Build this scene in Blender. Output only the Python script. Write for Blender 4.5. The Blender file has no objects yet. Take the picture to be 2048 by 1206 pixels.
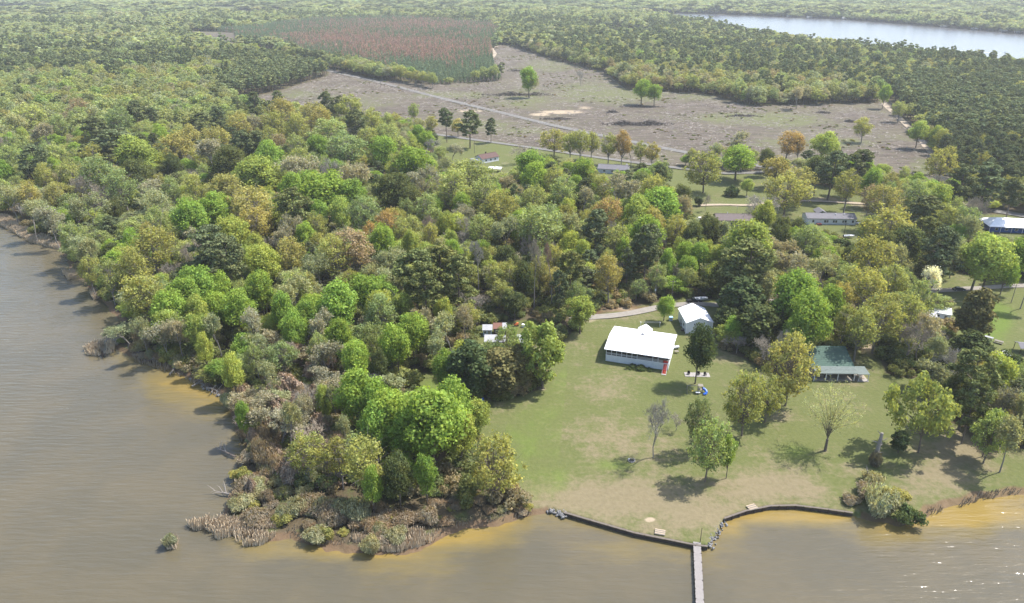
import bpy, math, random
import numpy as np
from mathutils import Vector, Matrix

# ------------------------------------------------------------------ camera, sky, sun, exposure
SC = bpy.context.scene
COL = SC.collection
F_PX, PITCH, CAM_H = 1462.0, math.radians(24.4), 115.0
cam_data = bpy.data.cameras.new("camera")
cam_data.sensor_width = 36.0
cam_data.lens = 36.0 * F_PX / 2048.0
cam_data.clip_start = 1.0
cam_data.clip_end = 40000.0
cam = bpy.data.objects.new("camera", cam_data)
cam.location = (0, 0, CAM_H)
cam.rotation_euler = (math.pi / 2 - PITCH, 0, 0)
COL.objects.link(cam)
SC.camera = cam

SUN_EL, SUN_AZ = math.radians(56), math.radians(70)      # azimuth from +Y (away from camera) towards +X
world = bpy.data.worlds.new("World")
SC.world = world
world.use_nodes = True
wn = world.node_tree
sky = wn.nodes.new("ShaderNodeTexSky")
sky.sky_type = 'NISHITA'
sky.sun_disc = False
sky.sun_elevation = SUN_EL
sky.sun_rotation = SUN_AZ
sky.air_density = 1.0
sky.dust_density = 1.6
bg = wn.nodes["Background"]
bg.inputs["Strength"].default_value = 0.15
wn.links.new(sky.outputs[0], bg.inputs["Color"])

sun_data = bpy.data.lights.new("sun", 'SUN')
sun_data.energy = 4.0
sun_data.angle = math.radians(0.53)
sun_data.color = (1.0, 0.955, 0.89)
sun = bpy.data.objects.new("sun", sun_data)
SUN_DIR = Vector((math.sin(SUN_AZ) * math.cos(SUN_EL), math.cos(SUN_AZ) * math.cos(SUN_EL), math.sin(SUN_EL)))
sun.rotation_euler = SUN_DIR.to_track_quat('Z', 'Y').to_euler()
sun.location = (300, 200, 400)
COL.objects.link(sun)

SC.view_settings.view_transform = 'Standard'
SC.view_settings.look = 'None'
SC.view_settings.exposure = 1.18
SC.view_settings.gamma = 1.0
SC.cycles.max_bounces = 6
SC.cycles.diffuse_bounces = 3
SC.cycles.glossy_bounces = 3
SC.cycles.transmission_bounces = 4
SC.cycles.transparent_max_bounces = 6
SC.cycles.volume_bounces = 1
SC.cycles.sample_clamp_indirect = 6.0
SC.cycles.use_denoising = True

rnd = random.Random(11)
R = np.random.default_rng(5)

# ------------------------------------------------------------------ survey: photograph pixel -> point on the land
CT, ST = math.cos(PITCH), math.sin(PITCH)
def at(x, y, z=0.0):
    dx, dy = (x - 1024) / F_PX, (603 - y) / F_PX
    d = (dx, CT + dy * ST, -ST + dy * CT)
    t = (z - CAM_H) / d[2]
    return (t * d[0], t * d[1], z)
def px(X, Y, Z=0.0):
    f = Y * CT - (Z - CAM_H) * ST
    u = Y * ST + (Z - CAM_H) * CT
    return 1024 + F_PX * X / f, 603 - F_PX * u / f, f
def polyw(pts):
    return np.array([at(x, y)[:2] for x, y in pts])
def height_to(bx, by, top):
    X, Y, _ = at(bx, by)
    lo, hi = 0.0, 60.0
    for _ in range(30):
        m = (lo + hi) / 2
        if px(X, Y, m)[1] > top: lo = m
        else: hi = m
    return lo
def smooth(x, a, b):
    t = np.clip((x - a) / (b - a), 0, 1)
    return t * t * (3 - 2 * t)
def sdf(P, poly):
    """signed distance, positive inside; P (n,2), poly (m,2)"""
    d2 = np.full(len(P), 1e18)
    ins = np.zeros(len(P), bool)
    m = len(poly)
    for i in range(m):
        a, b = poly[i], poly[(i + 1) % m]
        e = b - a
        w = P - a
        t = np.clip((w @ e) / max(e @ e, 1e-9), 0, 1)
        q = w - t[:, None] * e
        d2 = np.minimum(d2, (q * q).sum(1))
        c = (a[1] > P[:, 1]) != (b[1] > P[:, 1])
        with np.errstate(divide='ignore', invalid='ignore'):
            xi = a[0] + (P[:, 1] - a[1]) * e[0] / (e[1] if abs(e[1]) > 1e-12 else 1e-12)
        ins ^= c & (P[:, 0] < xi)
    d = np.sqrt(d2)
    return np.where(ins, d, -d)
def inside(P, poly):
    ins = np.zeros(len(P), bool)
    m = len(poly)
    for i in range(m):
        a, b = poly[i], poly[(i + 1) % m]
        c = (a[1] > P[:, 1]) != (b[1] > P[:, 1])
        dy = b[1] - a[1]
        xi = a[0] + (P[:, 1] - a[1]) * (b[0] - a[0]) / (dy if abs(dy) > 1e-12 else 1e-12)
        ins ^= c & (P[:, 0] < xi)
    return ins
_perm = np.random.default_rng(3).random((256, 256))
def vnoise(P, s, o=0):
    """value noise 0..1"""
    q = P / s + 37.7 + o * 13.1
    i = np.floor(q).astype(int)
    f = q - i
    f = f * f * (3 - 2 * f)
    a = _perm[i[:, 0] % 256, i[:, 1] % 256]; b = _perm[(i[:, 0] + 1) % 256, i[:, 1] % 256]
    c = _perm[i[:, 0] % 256, (i[:, 1] + 1) % 256]; d = _perm[(i[:, 0] + 1) % 256, (i[:, 1] + 1) % 256]
    return (a * (1 - f[:, 0]) + b * f[:, 0]) * (1 - f[:, 1]) + (c * (1 - f[:, 0]) + d * f[:, 0]) * f[:, 1]
def catmull(pts, step):
    P = np.array(pts, float)
    P = np.vstack([2 * P[0] - P[1], P, 2 * P[-1] - P[-2]])
    out = []
    for i in range(1, len(P) - 2):
        p0, p1, p2, p3 = P[i - 1:i + 3]
        n = max(2, int(np.linalg.norm(p2 - p1) / step))
        for t in np.linspace(0, 1, n, endpoint=False):
            out.append(.5 * (2 * p1 + (p2 - p0) * t + (2 * p0 - 5 * p1 + 4 * p2 - p3) * t * t + (3 * p1 - p0 - 3 * p2 + p3) * t ** 3))
    out.append(P[-2])
    return np.array(out)

# outlines as surveyed (photograph pixels of points on the ground)
SHORE = [(-900, 330), (-500, 375), (-150, 410), (0, 434), (60, 468), (118, 492), (150, 545), (195, 590), (238, 632), (252, 668), (225, 690),
         (250, 705), (300, 722), (360, 742), (418, 775), (450, 805), (470, 845), (482, 885), (487, 915), (470, 950), (452, 990), (440, 1040),
         (470, 1070), (520, 1082), (580, 1076), (640, 1090), (700, 1100), (760, 1108), (810, 1104), (860, 1086), (900, 1066), (935, 1051), (1000, 1046),
         (1060, 1024), (1098, 1017), (1130, 1026), (1200, 1046), (1270, 1066), (1330, 1078), (1390, 1090), (1414, 1093), (1436, 1062), (1447, 1036),
         (1490, 1022), (1540, 1012), (1590, 1011), (1640, 1017), (1700, 1025), (1760, 1036), (1815, 1046), (1850, 1028), (1905, 1008),
         (1960, 994), (2048, 982), (2250, 965), (2700, 930)]
shore_w = polyw(SHORE)
LAKE_POLY = np.vstack([shore_w, [[900, 90], [900, -400], [-1500, -400], [-1500, 250]]])
FAR_LAKE = polyw([(1060, 18), (1290, 31), (1400, 52), (1500, 75), (1620, 92), (1800, 113), (1950, 131), (2100, 152), (2400, 200), (2900, 260),
                  (2900, 150), (2400, 95), (2048, 67), (1900, 55), (1700, 39), (1500, 30), (1400, 26.5), (1285, 24), (1080, 15)])
CLEAR = polyw([(440, 222), (470, 200), (560, 182), (655, 152), (662, 139), (760, 160), (870, 170), (1003, 162), (985, 130), (980, 105), (1000, 90),
               (1025, 92), (1060, 105), (1130, 125), (1210, 145), (1250, 178), (1320, 183), (1420, 190), (1465, 203), (1500, 212), (1600, 210),
               (1755, 207), (1765, 200), (1785, 205), (1810, 235), (1850, 280), (1880, 330), (1905, 375), (1850, 392), (1780, 372), (1690, 352), (1600, 345),
               (1500, 335), (1400, 332), (1300, 330), (1200, 312), (1100, 298), (1000, 284), (900, 272), (850, 268), (800, 258), (700, 254), (600, 246), (520, 236)])
LOT_A = polyw([(850, 268), (1000, 284), (1100, 298), (1300, 330), (1420, 338), (1400, 366), (1290, 366), (1200, 352), (1100, 347), (1050, 362), (1000, 366), (930, 362), (890, 338)])
LOT_B = polyw([(1320, 368), (1400, 345), (1540, 346), (1700, 385), (1800, 404), (1770, 425), (1766, 500), (1700, 500), (1640, 470), (1560, 470), (1400, 470), (1385, 440), (1350, 405)])
LOT_C = polyw([(1935, 425), (2200, 440), (2200, 510), (1950, 490), (1940, 460)])
CABIN_LOT = polyw([(1585, 780), (1600, 704), (1700, 700), (1722, 700), (1745, 780)])
SHANTY = polyw([(945, 702), (955, 650), (1080, 636), (1110, 655), (1100, 720), (1000, 728)])
MEADOW = polyw([(1825, 566), (1900, 545), (1970, 555), (2200, 565), (2200, 790), (2010, 770), (1950, 720), (1905, 680), (1870, 610)])
LAWN = polyw([(815, 790), (830, 745), (870, 745), (905, 795), (965, 790), (990, 805), (1080, 780), (1110, 700), (1148, 662), (1165, 645), (1200, 628), (1320, 603), (1370, 592), (1440, 600),
              (1452, 640), (1440, 700), (1500, 722), (1600, 770), (1715, 770), (1730, 690), (1750, 680), (1770, 745), (1850, 765), (1880, 835),
              (2048, 905), (2200, 950), (2250, 975), (2048, 990), (1960, 1000), (1850, 1034), (1815, 1052), (1700, 1032), (1590, 1018), (1490, 1030), (1447, 1044), (1414, 1100), (1390, 1098),
              (1270, 1074), (1130, 1034), (1095, 1022), (1040, 1012), (1010, 975), (985, 900), (955, 860), (900, 850)])
BRUSH = polyw([(430, 760), (480, 800), (520, 880), (560, 960), (640, 985), (760, 985), (900, 1000), (1045, 1005), (1080, 1030), (1000, 1060), (760, 1125), (430, 1090), (420, 900)])
PLANT = polyw([(400, 66), (470, 88), (560, 97), (582, 112), (700, 137), (870, 170), (1003, 160), (985, 130), (983, 104), (1008, 62), (985, 50), (800, 38), (620, 42), (520, 56)])
FIELD = polyw([(368, 60), (470, 66), (475, 92), (560, 100), (572, 110), (480, 110), (400, 86), (368, 74)])
PASTURES = [polyw(p) for p in ([(-60, 12), (112, 11), (115, 21), (-60, 26)], [(380, 13), (475, 13), (485, 24), (385, 25)], [(440, 24), (580, 17), (580, 29), (450, 36)],
                               [(1150, 52), (1310, 62), (1310, 76), (1240, 72), (1160, 60)], [(690, 14), (740, 12), (740, 14), (690, 16)])]

# ------------------------------------------------------------------ materials
class NT:
    def __init__(s, name):
        s.mat = bpy.data.materials.new(name)
        s.mat.use_nodes = True
        s.t = s.mat.node_tree
        s.t.nodes.clear()
        s.out = s.t.nodes.new("ShaderNodeOutputMaterial")
    def n(s, typ, props=None, **ins):
        k = s.t.nodes.new(typ)
        for a, v in (props or {}).items(): setattr(k, a, v)
        for a, v in ins.items():
            key = int(a[1:]) if a[0] == 'i' and a[1:].isdigit() else a.replace('_', ' ')
            s.set(k.inputs[key], v)
        return k
    def set(s, sock, v):
        if isinstance(v, bpy.types.NodeSocket): s.t.links.new(v, sock)
        elif isinstance(v, bpy.types.Node): s.t.links.new(v.outputs[0], sock)
        else:
            if isinstance(v, (tuple, list)) and len(v) == 3 and sock.type == 'RGBA': v = (*v, 1)
            sock.default_value = v
    def mix(s, f, a, b, mode='MIX'):
        k = s.t.nodes.new("ShaderNodeMix"); k.data_type = 'RGBA'; k.blend_type = mode
        s.set(k.inputs[0], f); s.set(k.inputs[6], a); s.set(k.inputs[7], b)
        return k.outputs[2]
    def math(s, op, a, b=0.5, clamp=False):
        k = s.t.nodes.new("ShaderNodeMath"); k.operation = op; k.use_clamp = clamp
        s.set(k.inputs[0], a); s.set(k.inputs[1], b)
        return k.outputs[0]
    def ramp(s, v, a, b):
        k = s.t.nodes.new("ShaderNodeMapRange"); k.interpolation_type = 'SMOOTHSTEP'
        s.set(k.inputs[0], v); k.inputs[1].default_value = a; k.inputs[2].default_value = b
        return k.outputs[0]
    def noise(s, vec, scale, detail=4, rough=.55):
        k = s.t.nodes.new("ShaderNodeTexNoise"); s.set(k.inputs["Vector"], vec)
        k.inputs["Scale"].default_value = scale; k.inputs["Detail"].default_value = detail; k.inputs["Roughness"].default_value = rough
        return k.outputs[0]
    def attr(s, name, typ='GEOMETRY'):
        k = s.t.nodes.new("ShaderNodeAttribute"); k.attribute_type = typ; k.attribute_name = name
        return k
    def surf(s, sh):
        s.t.links.new(sh.outputs[0] if isinstance(sh, bpy.types.Node) else sh, s.out.inputs["Surface"])
        return s.mat
    def pos(s): return s.t.nodes.new("ShaderNodeNewGeometry").outputs["Position"]
    def scaled(s, v, sc, rot=(0, 0, 0)):
        k = s.t.nodes.new("ShaderNodeMapping"); s.set(k.inputs[0], v)
        k.inputs["Scale"].default_value = sc; k.inputs["Rotation"].default_value = rot
        return k.outputs[0]

def leaf_material(name, transl=.3, lo=.7, hi=1.3, rough=True):
    m = NT(name)
    tint = m.attr('tint', 'INSTANCER').outputs["Color"]
    geo = m.n("ShaderNodeNewGeometry")
    k = m.n("ShaderNodeMapRange", i0=geo.outputs["Random Per Island"]); k.inputs[3].default_value = lo; k.inputs[4].default_value = hi
    nz = m.noise(geo.outputs["Position"], .22, 2)
    v = m.math('MULTIPLY', k.outputs[0], m.math('ADD', m.math('MULTIPLY', nz, .7), .65))
    n6 = m.noise(geo.outputs["Position"], .55, 3, .6)
    vr = m.math('MULTIPLY', v, m.math('ADD', m.math('MULTIPLY', n6, .55), .725)); vb = m.math('MULTIPLY', v, m.math('SUBTRACT', 1.3, m.math('MULTIPLY', n6, .6)))
    c = m.mix(1.0, tint, m.n("ShaderNodeCombineColor", i0=vr, i1=v, i2=vb).outputs[0], 'MULTIPLY')
    d = m.n("ShaderNodeBsdfDiffuse", Color=c)
    tcol = m.mix(1.0, c, (1.25, 1.2, .6), 'MULTIPLY')
    t = m.n("ShaderNodeBsdfTranslucent", Color=tcol)
    mx = m.n("ShaderNodeMixShader", i0=transl, i1=d.outputs[0], i2=t.outputs[0])
    return m.surf(mx)
def plain(name, col, rough=.7, noise=.25, scale=3.0, metal=0.0, spec=.3, bump=0.0):
    m = NT(name)
    p = m.n("ShaderNodeTexCoord").outputs["Object"]
    p = m.pos()
    nz = m.noise(p, scale, 5)
    lo = tuple(c * (1 - noise) for c in col); hi = tuple(min(1, c * (1 + noise)) for c in col)
    c = m.mix(nz, lo, hi)
    b = m.n("ShaderNodeBsdfPrincipled", Base_Color=c, Roughness=rough, Metallic=metal)
    b.inputs["Specular IOR Level"].default_value = spec
    if bump:
        bp = m.n("ShaderNodeBump", Height=nz, Strength=bump, Distance=.05)
        m.t.links.new(bp.outputs[0], b.inputs["Normal"])
    return m.surf(b)
def tinted(name, rough=.8, noise=.3, scale=1.5):
    m = NT(name)
    tint = m.attr('tint', 'INSTANCER').outputs["Color"]
    nz = m.noise(m.pos(), scale, 4)
    v = m.math('ADD', m.math('MULTIPLY', nz, 2 * noise), 1 - noise)
    c = m.mix(1.0, tint, m.n("ShaderNodeCombineColor", i0=v, i1=v, i2=v).outputs[0], 'MULTIPLY')
    return m.surf(m.n("ShaderNodeBsdfDiffuse", Color=c))

M = {}
M['leaf'] = leaf_material('leaf_dense', .45)
M['needle'] = leaf_material('leaf_needle', .2, .65, 1.35)
M['twig'] = tinted('twig_tinted', noise=.35)
M['bark'] = plain('bark_brown', (.13, .105, .085), .95, .45, 2.5)
M['bark_pale'] = plain('bark_pale', (.20, .18, .16), .95, .35, 2.5)
M['white_metal'] = plain('white_metal_roof', (.82, .82, .82), .35, .03, .7)
M['white_paint'] = plain('white_paint', (0.62, 0.63, 0.65), .6, .06, 1.2)
M['pale_wall'] = plain('pale_siding', (0.48, 0.51, 0.54), .6, .1, 2.0)
M['block_wall'] = plain('painted_block', (.57, .60, .63), .8, .16, 1.2)
M['green_roof'] = plain('green_shingle', (.058, .100, .078), .85, .22, 1.1)
M['green_roof_pale'] = plain('green_shingle_faded', (0.125, 0.15, 0.14), .8, .2, 1.1)
M['grey_roof'] = plain('grey_shingle', (.14, .135, .145), .9, .2, .8)
M['grey_metal'] = plain('grey_metal', (0.22, 0.235, 0.25), .45, .2, 1.3)
M['tin'] = plain('old_tin', (.30, .30, .31), .5, .25, .9)
M['rust'] = plain('rusty_tin', (.15, .075, .055), .8, .35, 1.4)
M['maroon_roof'] = plain('maroon_shingle', (.10, .06, .053), .9, .2, .9)
M['brown_roof'] = plain('brown_shingle', (.13, .105, .10), .9, .2, .9)
M['tan_wall'] = plain('tan_siding', (.36, .31, .25), .8, .12, 1.2)
M['dark_red'] = plain('dark_red_siding', (.17, .035, .03), .7, .15, 2)
M['red'] = plain('red_paint', (.50, .045, .035), .5, .12, 2)
M['blue'] = plain('blue_paint', (.02, .10, .42), .4, .1, 2)
M['blue_wall'] = plain('blue_siding', (.03, .08, .26), .6, .15, 1)
M['blue_grey'] = plain('blue_grey_siding', (.30, .36, .43), .7, .15, 1.5)
M['pale_blue'] = plain('pale_blue_lid', (.35, .55, .68), .5, .1, 2)
M['dark'] = plain('dark_screen', (.018, .017, .018), .5, .3, 3)
M['glass'] = plain('window_glass', (.03, .035, .045), .08, .2, 3, spec=.6)
M['black'] = plain('black_plastic', (.012, .012, .013), .5, .2, 3)
M['rubber'] = plain('tyre_rubber', (.02, .02, .02), .9, .2, 3)
M['chrome'] = plain('bright_metal', (.55, .55, .56), .3, .1, 3, metal=.8)
M['wood'] = plain('weathered_wood', (0.2, 0.178, 0.15), .9, .3, 4.5)
M['deck'] = plain('dock_boards', (0.24, 0.22, 0.205), .9, .25, 5)
M['dark_wood'] = plain('tarred_timber', (.055, .042, .034), .9, .4, 3)
M['fresh_wood'] = plain('fresh_lumber', (0.38, 0.3, 0.21), .8, .2, 3)
M['concrete'] = plain('concrete', (0.27, 0.25, 0.23), .9, .15, 2)
M['stone'] = plain('grey_stone', (0.2, 0.195, 0.19), .95, .35, 3)
M['car_white'] = plain('car_white', (.80, .80, .80), .25, .02, 1, spec=.5)
M['car_red'] = plain('car_red', (.17, .02, .02), .25, .05, 1, spec=.5)
M['car_dark'] = plain('car_dark', (.02, .025, .03), .25, .05, 1, spec=.5)
M['orange'] = plain('orange_paint', (.55, .16, .06), .5, .1, 2)
M['yellow'] = plain('yellow_plastic', (.65, .42, .04), .5, .1, 2)
M['lamp_cover'] = plain('lamp_cover', (0.6, 0.55, 0.45), .3, .05, 2)
M['tail_cover'] = plain('tail_cover', (.35, .02, .02), .3, .05, 2)
M['stick'] = plain('dead_wood', (0.15, 0.125, 0.107), .95, .45, .6)
M['stick_pale'] = plain('dead_wood_pale', (0.27, 0.24, 0.21), .95, .3, .6)
M['reed'] = plain('dry_reed', (.50, .405, .28), .9, .35, .9)
M['dead_grass'] = plain('dead_grass', (.25, .205, .145), .95, .45, .8)
M['cap'] = plain('worn_cap_board', (.125, .105, .088), .9, .35, 2)
M['mud'] = plain('mud_bank', (0.11, 0.075, 0.047), .95, .4, .7, bump=.5)
M['asphalt'] = plain('worn_asphalt', (0.135, 0.128, 0.116), .9, .16, .35)
M['gravel'] = plain('gravel_drive', (0.215, 0.195, 0.17), .95, .28, .8)
M['sand_track'] = plain('sandy_track', (0.3, 0.245, 0.18), .95, .25, .4)
M['foam'] = plain('boat_foam', (.62, .64, .68), .6, .15, .2)

# ------------------------------------------------------------------ object helpers
def link(o, parent=None):
    COL.objects.link(o)
    if parent is not None: o.parent = parent
    return o
def empty(name, loc, rz=0.0, scale=None):
    o = bpy.data.objects.new(name, None)
    o.location = loc; o.rotation_euler = (0, 0, rz)
    if scale is not None: o.scale = scale
    return link(o)
def tag(o, label=None, cat=None, group=None, kind=None):
    if label: o["label"] = label
    if cat: o["category"] = cat
    if group: o["group"] = group
    if kind: o["kind"] = kind
    return o
def mesh(name, verts, faces, mats):
    me = bpy.data.meshes.new(name)
    me.from_pydata([tuple(v) for v in verts], [], faces)
    for m in (mats if isinstance(mats, (list, tuple)) else [mats]): me.materials.append(M[m] if isinstance(m, str) else m)
    me.update()
    return me
def obj(name, me, parent=None, loc=(0, 0, 0), rot=(0, 0, 0), scale=(1, 1, 1)):
    o = bpy.data.objects.new(name, me)
    o.location = loc; o.rotation_euler = rot; o.scale = scale
    return link(o, parent)
_cubes = {}
def box(name, mat, size, loc, parent=None, rot=(0, 0, 0)):
    """a box whose centre is loc; boxes of one material share their mesh"""
    if mat not in _cubes:
        v = [(x, y, z) for x in (-.5, .5) for y in (-.5, .5) for z in (-.5, .5)]
        f = [(0, 1, 3, 2), (4, 6, 7, 5), (0, 4, 5, 1), (2, 3, 7, 6), (0, 2, 6, 4), (1, 5, 7, 3)]
        _cubes[mat] = mesh('block_' + mat, v, f, mat)
    return obj(name, _cubes[mat], parent, loc, rot, size)
def prism(name, prof, axis, a, b, mat, parent=None, loc=(0, 0, 0), rot=(0, 0, 0)):
    """extrude a 2-D outline; axis 'x': outline in (y,z); axis 'y': outline in (x,z)"""
    n = len(prof)
    mk = (lambda t, p: (t, p[0], p[1])) if axis == 'x' else (lambda t, p: (p[0], t, p[1]))
    v = [mk(a, p) for p in prof] + [mk(b, p) for p in prof]
    f = [tuple(range(n))[::-1], tuple(range(n, 2 * n))] + [(i, (i + 1) % n, n + (i + 1) % n, n + i) for i in range(n)]
    me = mesh(name, v, f, mat)
    import bmesh
    bm = bmesh.new(); bm.from_mesh(me); bmesh.ops.recalc_face_normals(bm, faces=bm.faces); bm.to_mesh(me); bm.free()
    return obj(name, me, parent, loc, rot)
class Tubes:
    def __init__(s): s.v, s.f = [], []
    def tube(s, pts, rad, sides=5, cap=True):
        pts = [Vector(p) for p in pts]
        base = len(s.v)
        n = len(pts)
        for i, p in enumerate(pts):
            d = (pts[min(i + 1, n - 1)] - pts[max(i - 1, 0)])
            d = d.normalized() if d.length > 1e-9 else Vector((0, 0, 1))
            a = d.cross(Vector((0.3, 0.95, 0.1)) if abs(d.y) < .9 else Vector((1, 0, 0))).normalized()
            b = d.cross(a)
            for k in range(sides):
                t = 2 * math.pi * k / sides
                s.v.append(p + (a * math.cos(t) + b * math.sin(t)) * rad[i])
        for i in range(n - 1):
            for k in range(sides):
                k2 = (k + 1) % sides
                s.f.append((base + i * sides + k, base + i * sides + k2, base + (i + 1) * sides + k2, base + (i + 1) * sides + k))
        if cap:
            s.f.append(tuple(base + k for k in range(sides))[::-1])
            s.f.append(tuple(base + (n - 1) * sides + k for k in range(sides)))
    def build(s, name, mat): return mesh(name, s.v, s.f, mat)
def cyl(name, mat, r, h, loc, parent=None, rot=(0, 0, 0), sides=10, r2=None):
    t = Tubes(); t.tube([(0, 0, 0), (0, 0, h)], [r, r if r2 is None else r2], sides)
    return obj(name, t.build(name, mat), parent, loc, rot)
def fast_mesh(name, V, Q, mats):
    """V (n,3) float, Q (m,4) int"""
    me = bpy.data.meshes.new(name)
    me.vertices.add(len(V)); me.vertices.foreach_set("co", np.asarray(V, np.float32).ravel())
    k = Q.shape[1]
    me.loops.add(Q.size); me.loops.foreach_set("vertex_index", Q.astype(np.int32).ravel())
    me.polygons.add(len(Q)); me.polygons.foreach_set("loop_start", np.arange(0, Q.size, k, dtype=np.int32))
    for m in (mats if isinstance(mats, (list, tuple)) else [mats]): me.materials.append(M[m] if isinstance(m, str) else m)
    me.update(calc_edges=True)
    return me
def add_attr(me, name, arr):
    a = me.attributes.new(name, 'FLOAT', 'POINT')
    a.data.foreach_set("value", np.asarray(arr, np.float32))

# ------------------------------------------------------------------ ground sheet
xs = np.arange(-380, 2431, 4.2)
ys = np.concatenate([np.arange(1500, 300, -4.0), np.arange(300, 60, -2.4), np.arange(60, -20, -1.2), np.arange(-20, -53, -1.0)])
XX, YY = np.meshgrid(xs, ys)
dxx = (XX - 1024) / F_PX; dyy = (603 - YY) / F_PX
tt = -CAM_H / (-ST + dyy * CT)
GP = np.stack([(tt * dxx).ravel(), (tt * (CT + dyy * ST)).ravel()], 1)
PXF = np.stack([XX.ravel(), YY.ravel()], 1)
ny, nx = XX.shape
dist = np.linalg.norm(GP, axis=1)
near = GP[:, 1] < 700
sd_lake = np.full(len(GP), -400.0)
sd_lake[near] = sdf(GP[near], LAKE_POLY)
sd_far = np.full(len(GP), -400.0)
fm = (GP[:, 1] > 600) & (GP[:, 0] > -200)
sd_far[fm] = sdf(GP[fm], FAR_LAKE)
wob = (vnoise(GP, 2.3) - .5) * 1.2 + (vnoise(GP, 6.0, 1) - .5) * 1.6
bulk = inside(GP, polyw([(1100, 1000), (1420, 1000), (1450, 1000), (1720, 1000), (1720, 1060), (1420, 1130), (1090, 1060)]))
wob = np.where(bulk, wob * .1, wob)
sl = sd_lake + wob
sdw = np.maximum(sl, sd_far)
Z = np.where(sdw > 0, -0.85 - np.clip(sdw, 0, 12) * .16, -0.85 + smooth(-sdw, 0, 2.2) * .85)
Z = np.where(bulk, np.where(sdw > 0, -1.6, 0.0), Z)
Z += np.where(sdw < -3, (vnoise(GP, 9, 2) - .5) * .25 + (vnoise(GP, 40, 3) - .5) * .3, 0) * np.where(dist < 900, 1, 0)
idx = np.arange(ny * nx).reshape(ny, nx)
Q = np.stack([idx[:-1, :-1], idx[:-1, 1:], idx[1:, 1:], idx[1:, :-1]], -1).reshape(-1, 4)

def mask(poly, w=1.5, sub=None):
    lo, hi = poly.min(0) - 25, poly.max(0) + 25
    s = (GP[:, 0] > lo[0]) & (GP[:, 0] < hi[0]) & (GP[:, 1] > lo[1]) & (GP[:, 1] < hi[1])
    out = np.zeros(len(GP))
    out[s] = smooth(sdf(GP[s], poly), -w, w)
    return out
def blobs(lst):
    """soft patches given in photograph pixels: (x, y, rx, ry, strength)"""
    out = np.zeros(len(GP))
    for x, y, rx, ry, a in lst:
        q = ((PXF[:, 0] - x) / rx) ** 2 + ((PXF[:, 1] - y) / ry) ** 2
        out = np.maximum(out, a * np.exp(-q * 1.1))
    return out
m_lawn = np.max([mask(p, 2.0) for p in (LAWN, LOT_A, LOT_B, LOT_C, MEADOW, SHANTY, CABIN_LOT)], 0)
for p in PASTURES[:2]: m_lawn = np.maximum(m_lawn, mask(p, 6))
m_clear = np.max([mask(CLEAR, 3), mask(FIELD, 5), mask(PLANT, 4) * .8] + [mask(p, 6) for p in PASTURES[2:]], 0)
m_clear = np.clip(m_clear - m_lawn, 0, 1)
m_dry = blobs([(1250, 1000, 210, 40, 1), (1400, 1010, 120, 60, .8), (1250, 870, 110, 60, .55), (1230, 780, 80, 40, .7), (1560, 970, 160, 40, .8), (1330, 910, 60, 50, .6),
               (1700, 940, 60, 40, .6), (1860, 960, 90, 40, .7), (1930, 880, 60, 40, .8), (1440, 680, 50, 50, .6), (1160, 700, 30, 30, .5), (1690, 760, 60, 60, .5), (1400, 400, 40, 20, .2), (1250, 640, 60, 14, .6)])
m_dry += blobs([(1240, 1010, 260, 60, .5), (1300, 1050, 120, 30, .6), (1500, 985, 120, 30, .5), (1900, 920, 110, 60, .5), (1570, 830, 30, 12, .7), (1410, 965, 30, 12, .5), (1650, 903, 22, 8, .6), (1485, 875, 24, 9, .6)])
m_green = blobs([(1230, 930, 60, 18, .9), (1330, 770, 60, 16, .7), (1050, 880, 70, 90, .8), (1120, 960, 40, 50, .8), (1975, 640, 60, 50, 1.6), (1200, 745, 90, 16, .6), (860, 770, 40, 30, .9),
                 (1590, 905, 60, 30, .8), (1600, 850, 60, 60, .4), (1640, 440, 80, 30, .3)])
m_green = np.maximum(m_green, mask(polyw([(985, 905), (1030, 830), (1080, 790), (1138, 720), (1132, 800), (1122, 900), (1110, 1000), (1050, 1006)]), .5) * .62)
m_cgreen = blobs([(1500, 235, 120, 9, .9), (1560, 245, 90, 8, .8), (1230, 190, 110, 16, .8), (1180, 180, 60, 18, .7), (1100, 130, 60, 14, .5), (900, 190, 80, 6, .7), (1050, 195, 60, 20, .5), (1640, 285, 120, 10, .6),
                  (950, 250, 60, 8, .6), (1400, 190, 80, 10, .5), (700, 205, 90, 10, .35), (1040, 262, 50, 7, .5), (1850, 340, 30, 20, .5), (600, 190, 60, 8, .4)])
m_dirt = blobs([(1125, 224, 55, 4.5, 1), (1080, 229, 26, 4, .9), (940, 222, 30, 3.5, 1), (1170, 216, 26, 5, .6), (1180, 640, 30, 8, .6), (1240, 618, 60, 10, .55), (1300, 1040, 14, 6, 1), (1150, 710, 16, 9, .35),
                (1735, 680, 22, 40, .8), (1725, 640, 22, 30, .7), (1420, 640, 18, 30, .5), (1640, 398, 60, 6, .6), (1730, 410, 50, 9, .6), (1250, 310, 80, 5, .35), (1470, 412, 40, 4, .5), (1085, 778, 14, 6, .6),
                (1010, 326, 16, 4, .5), (1390, 750, 26, 8, .4), (2040, 660, 20, 14, .4), (1990, 700, 16, 20, .4)])
m_rust = blobs([(1260, 618, 70, 9, .9), (1190, 620, 30, 14, .7), (1655, 398, 50, 9, .5), (880, 1003, 60, 10, .6), (470, 885, 20, 30, .8), (800, 1085, 90, 16, .7), (1700, 690, 20, 30, .4), (300, 715, 50, 16, .7), (1690, 1000, 30, 20, .5), (930, 600, 60, 20, .4)])
m_bank = smooth(-sdw, 3.2, .2) * (sdw < 6) * (~bulk)
GROUND = fast_mesh("ground", np.column_stack([GP, Z]), Q, [])
for nme, arr in (('lawn', m_lawn), ('clear', m_clear), ('dry', m_dry), ('green', m_green), ('cgreen', m_cgreen), ('dirt', m_dirt), ('rust', m_rust), ('bank', m_bank)):
    add_attr(GROUND, nme, arr)
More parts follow.
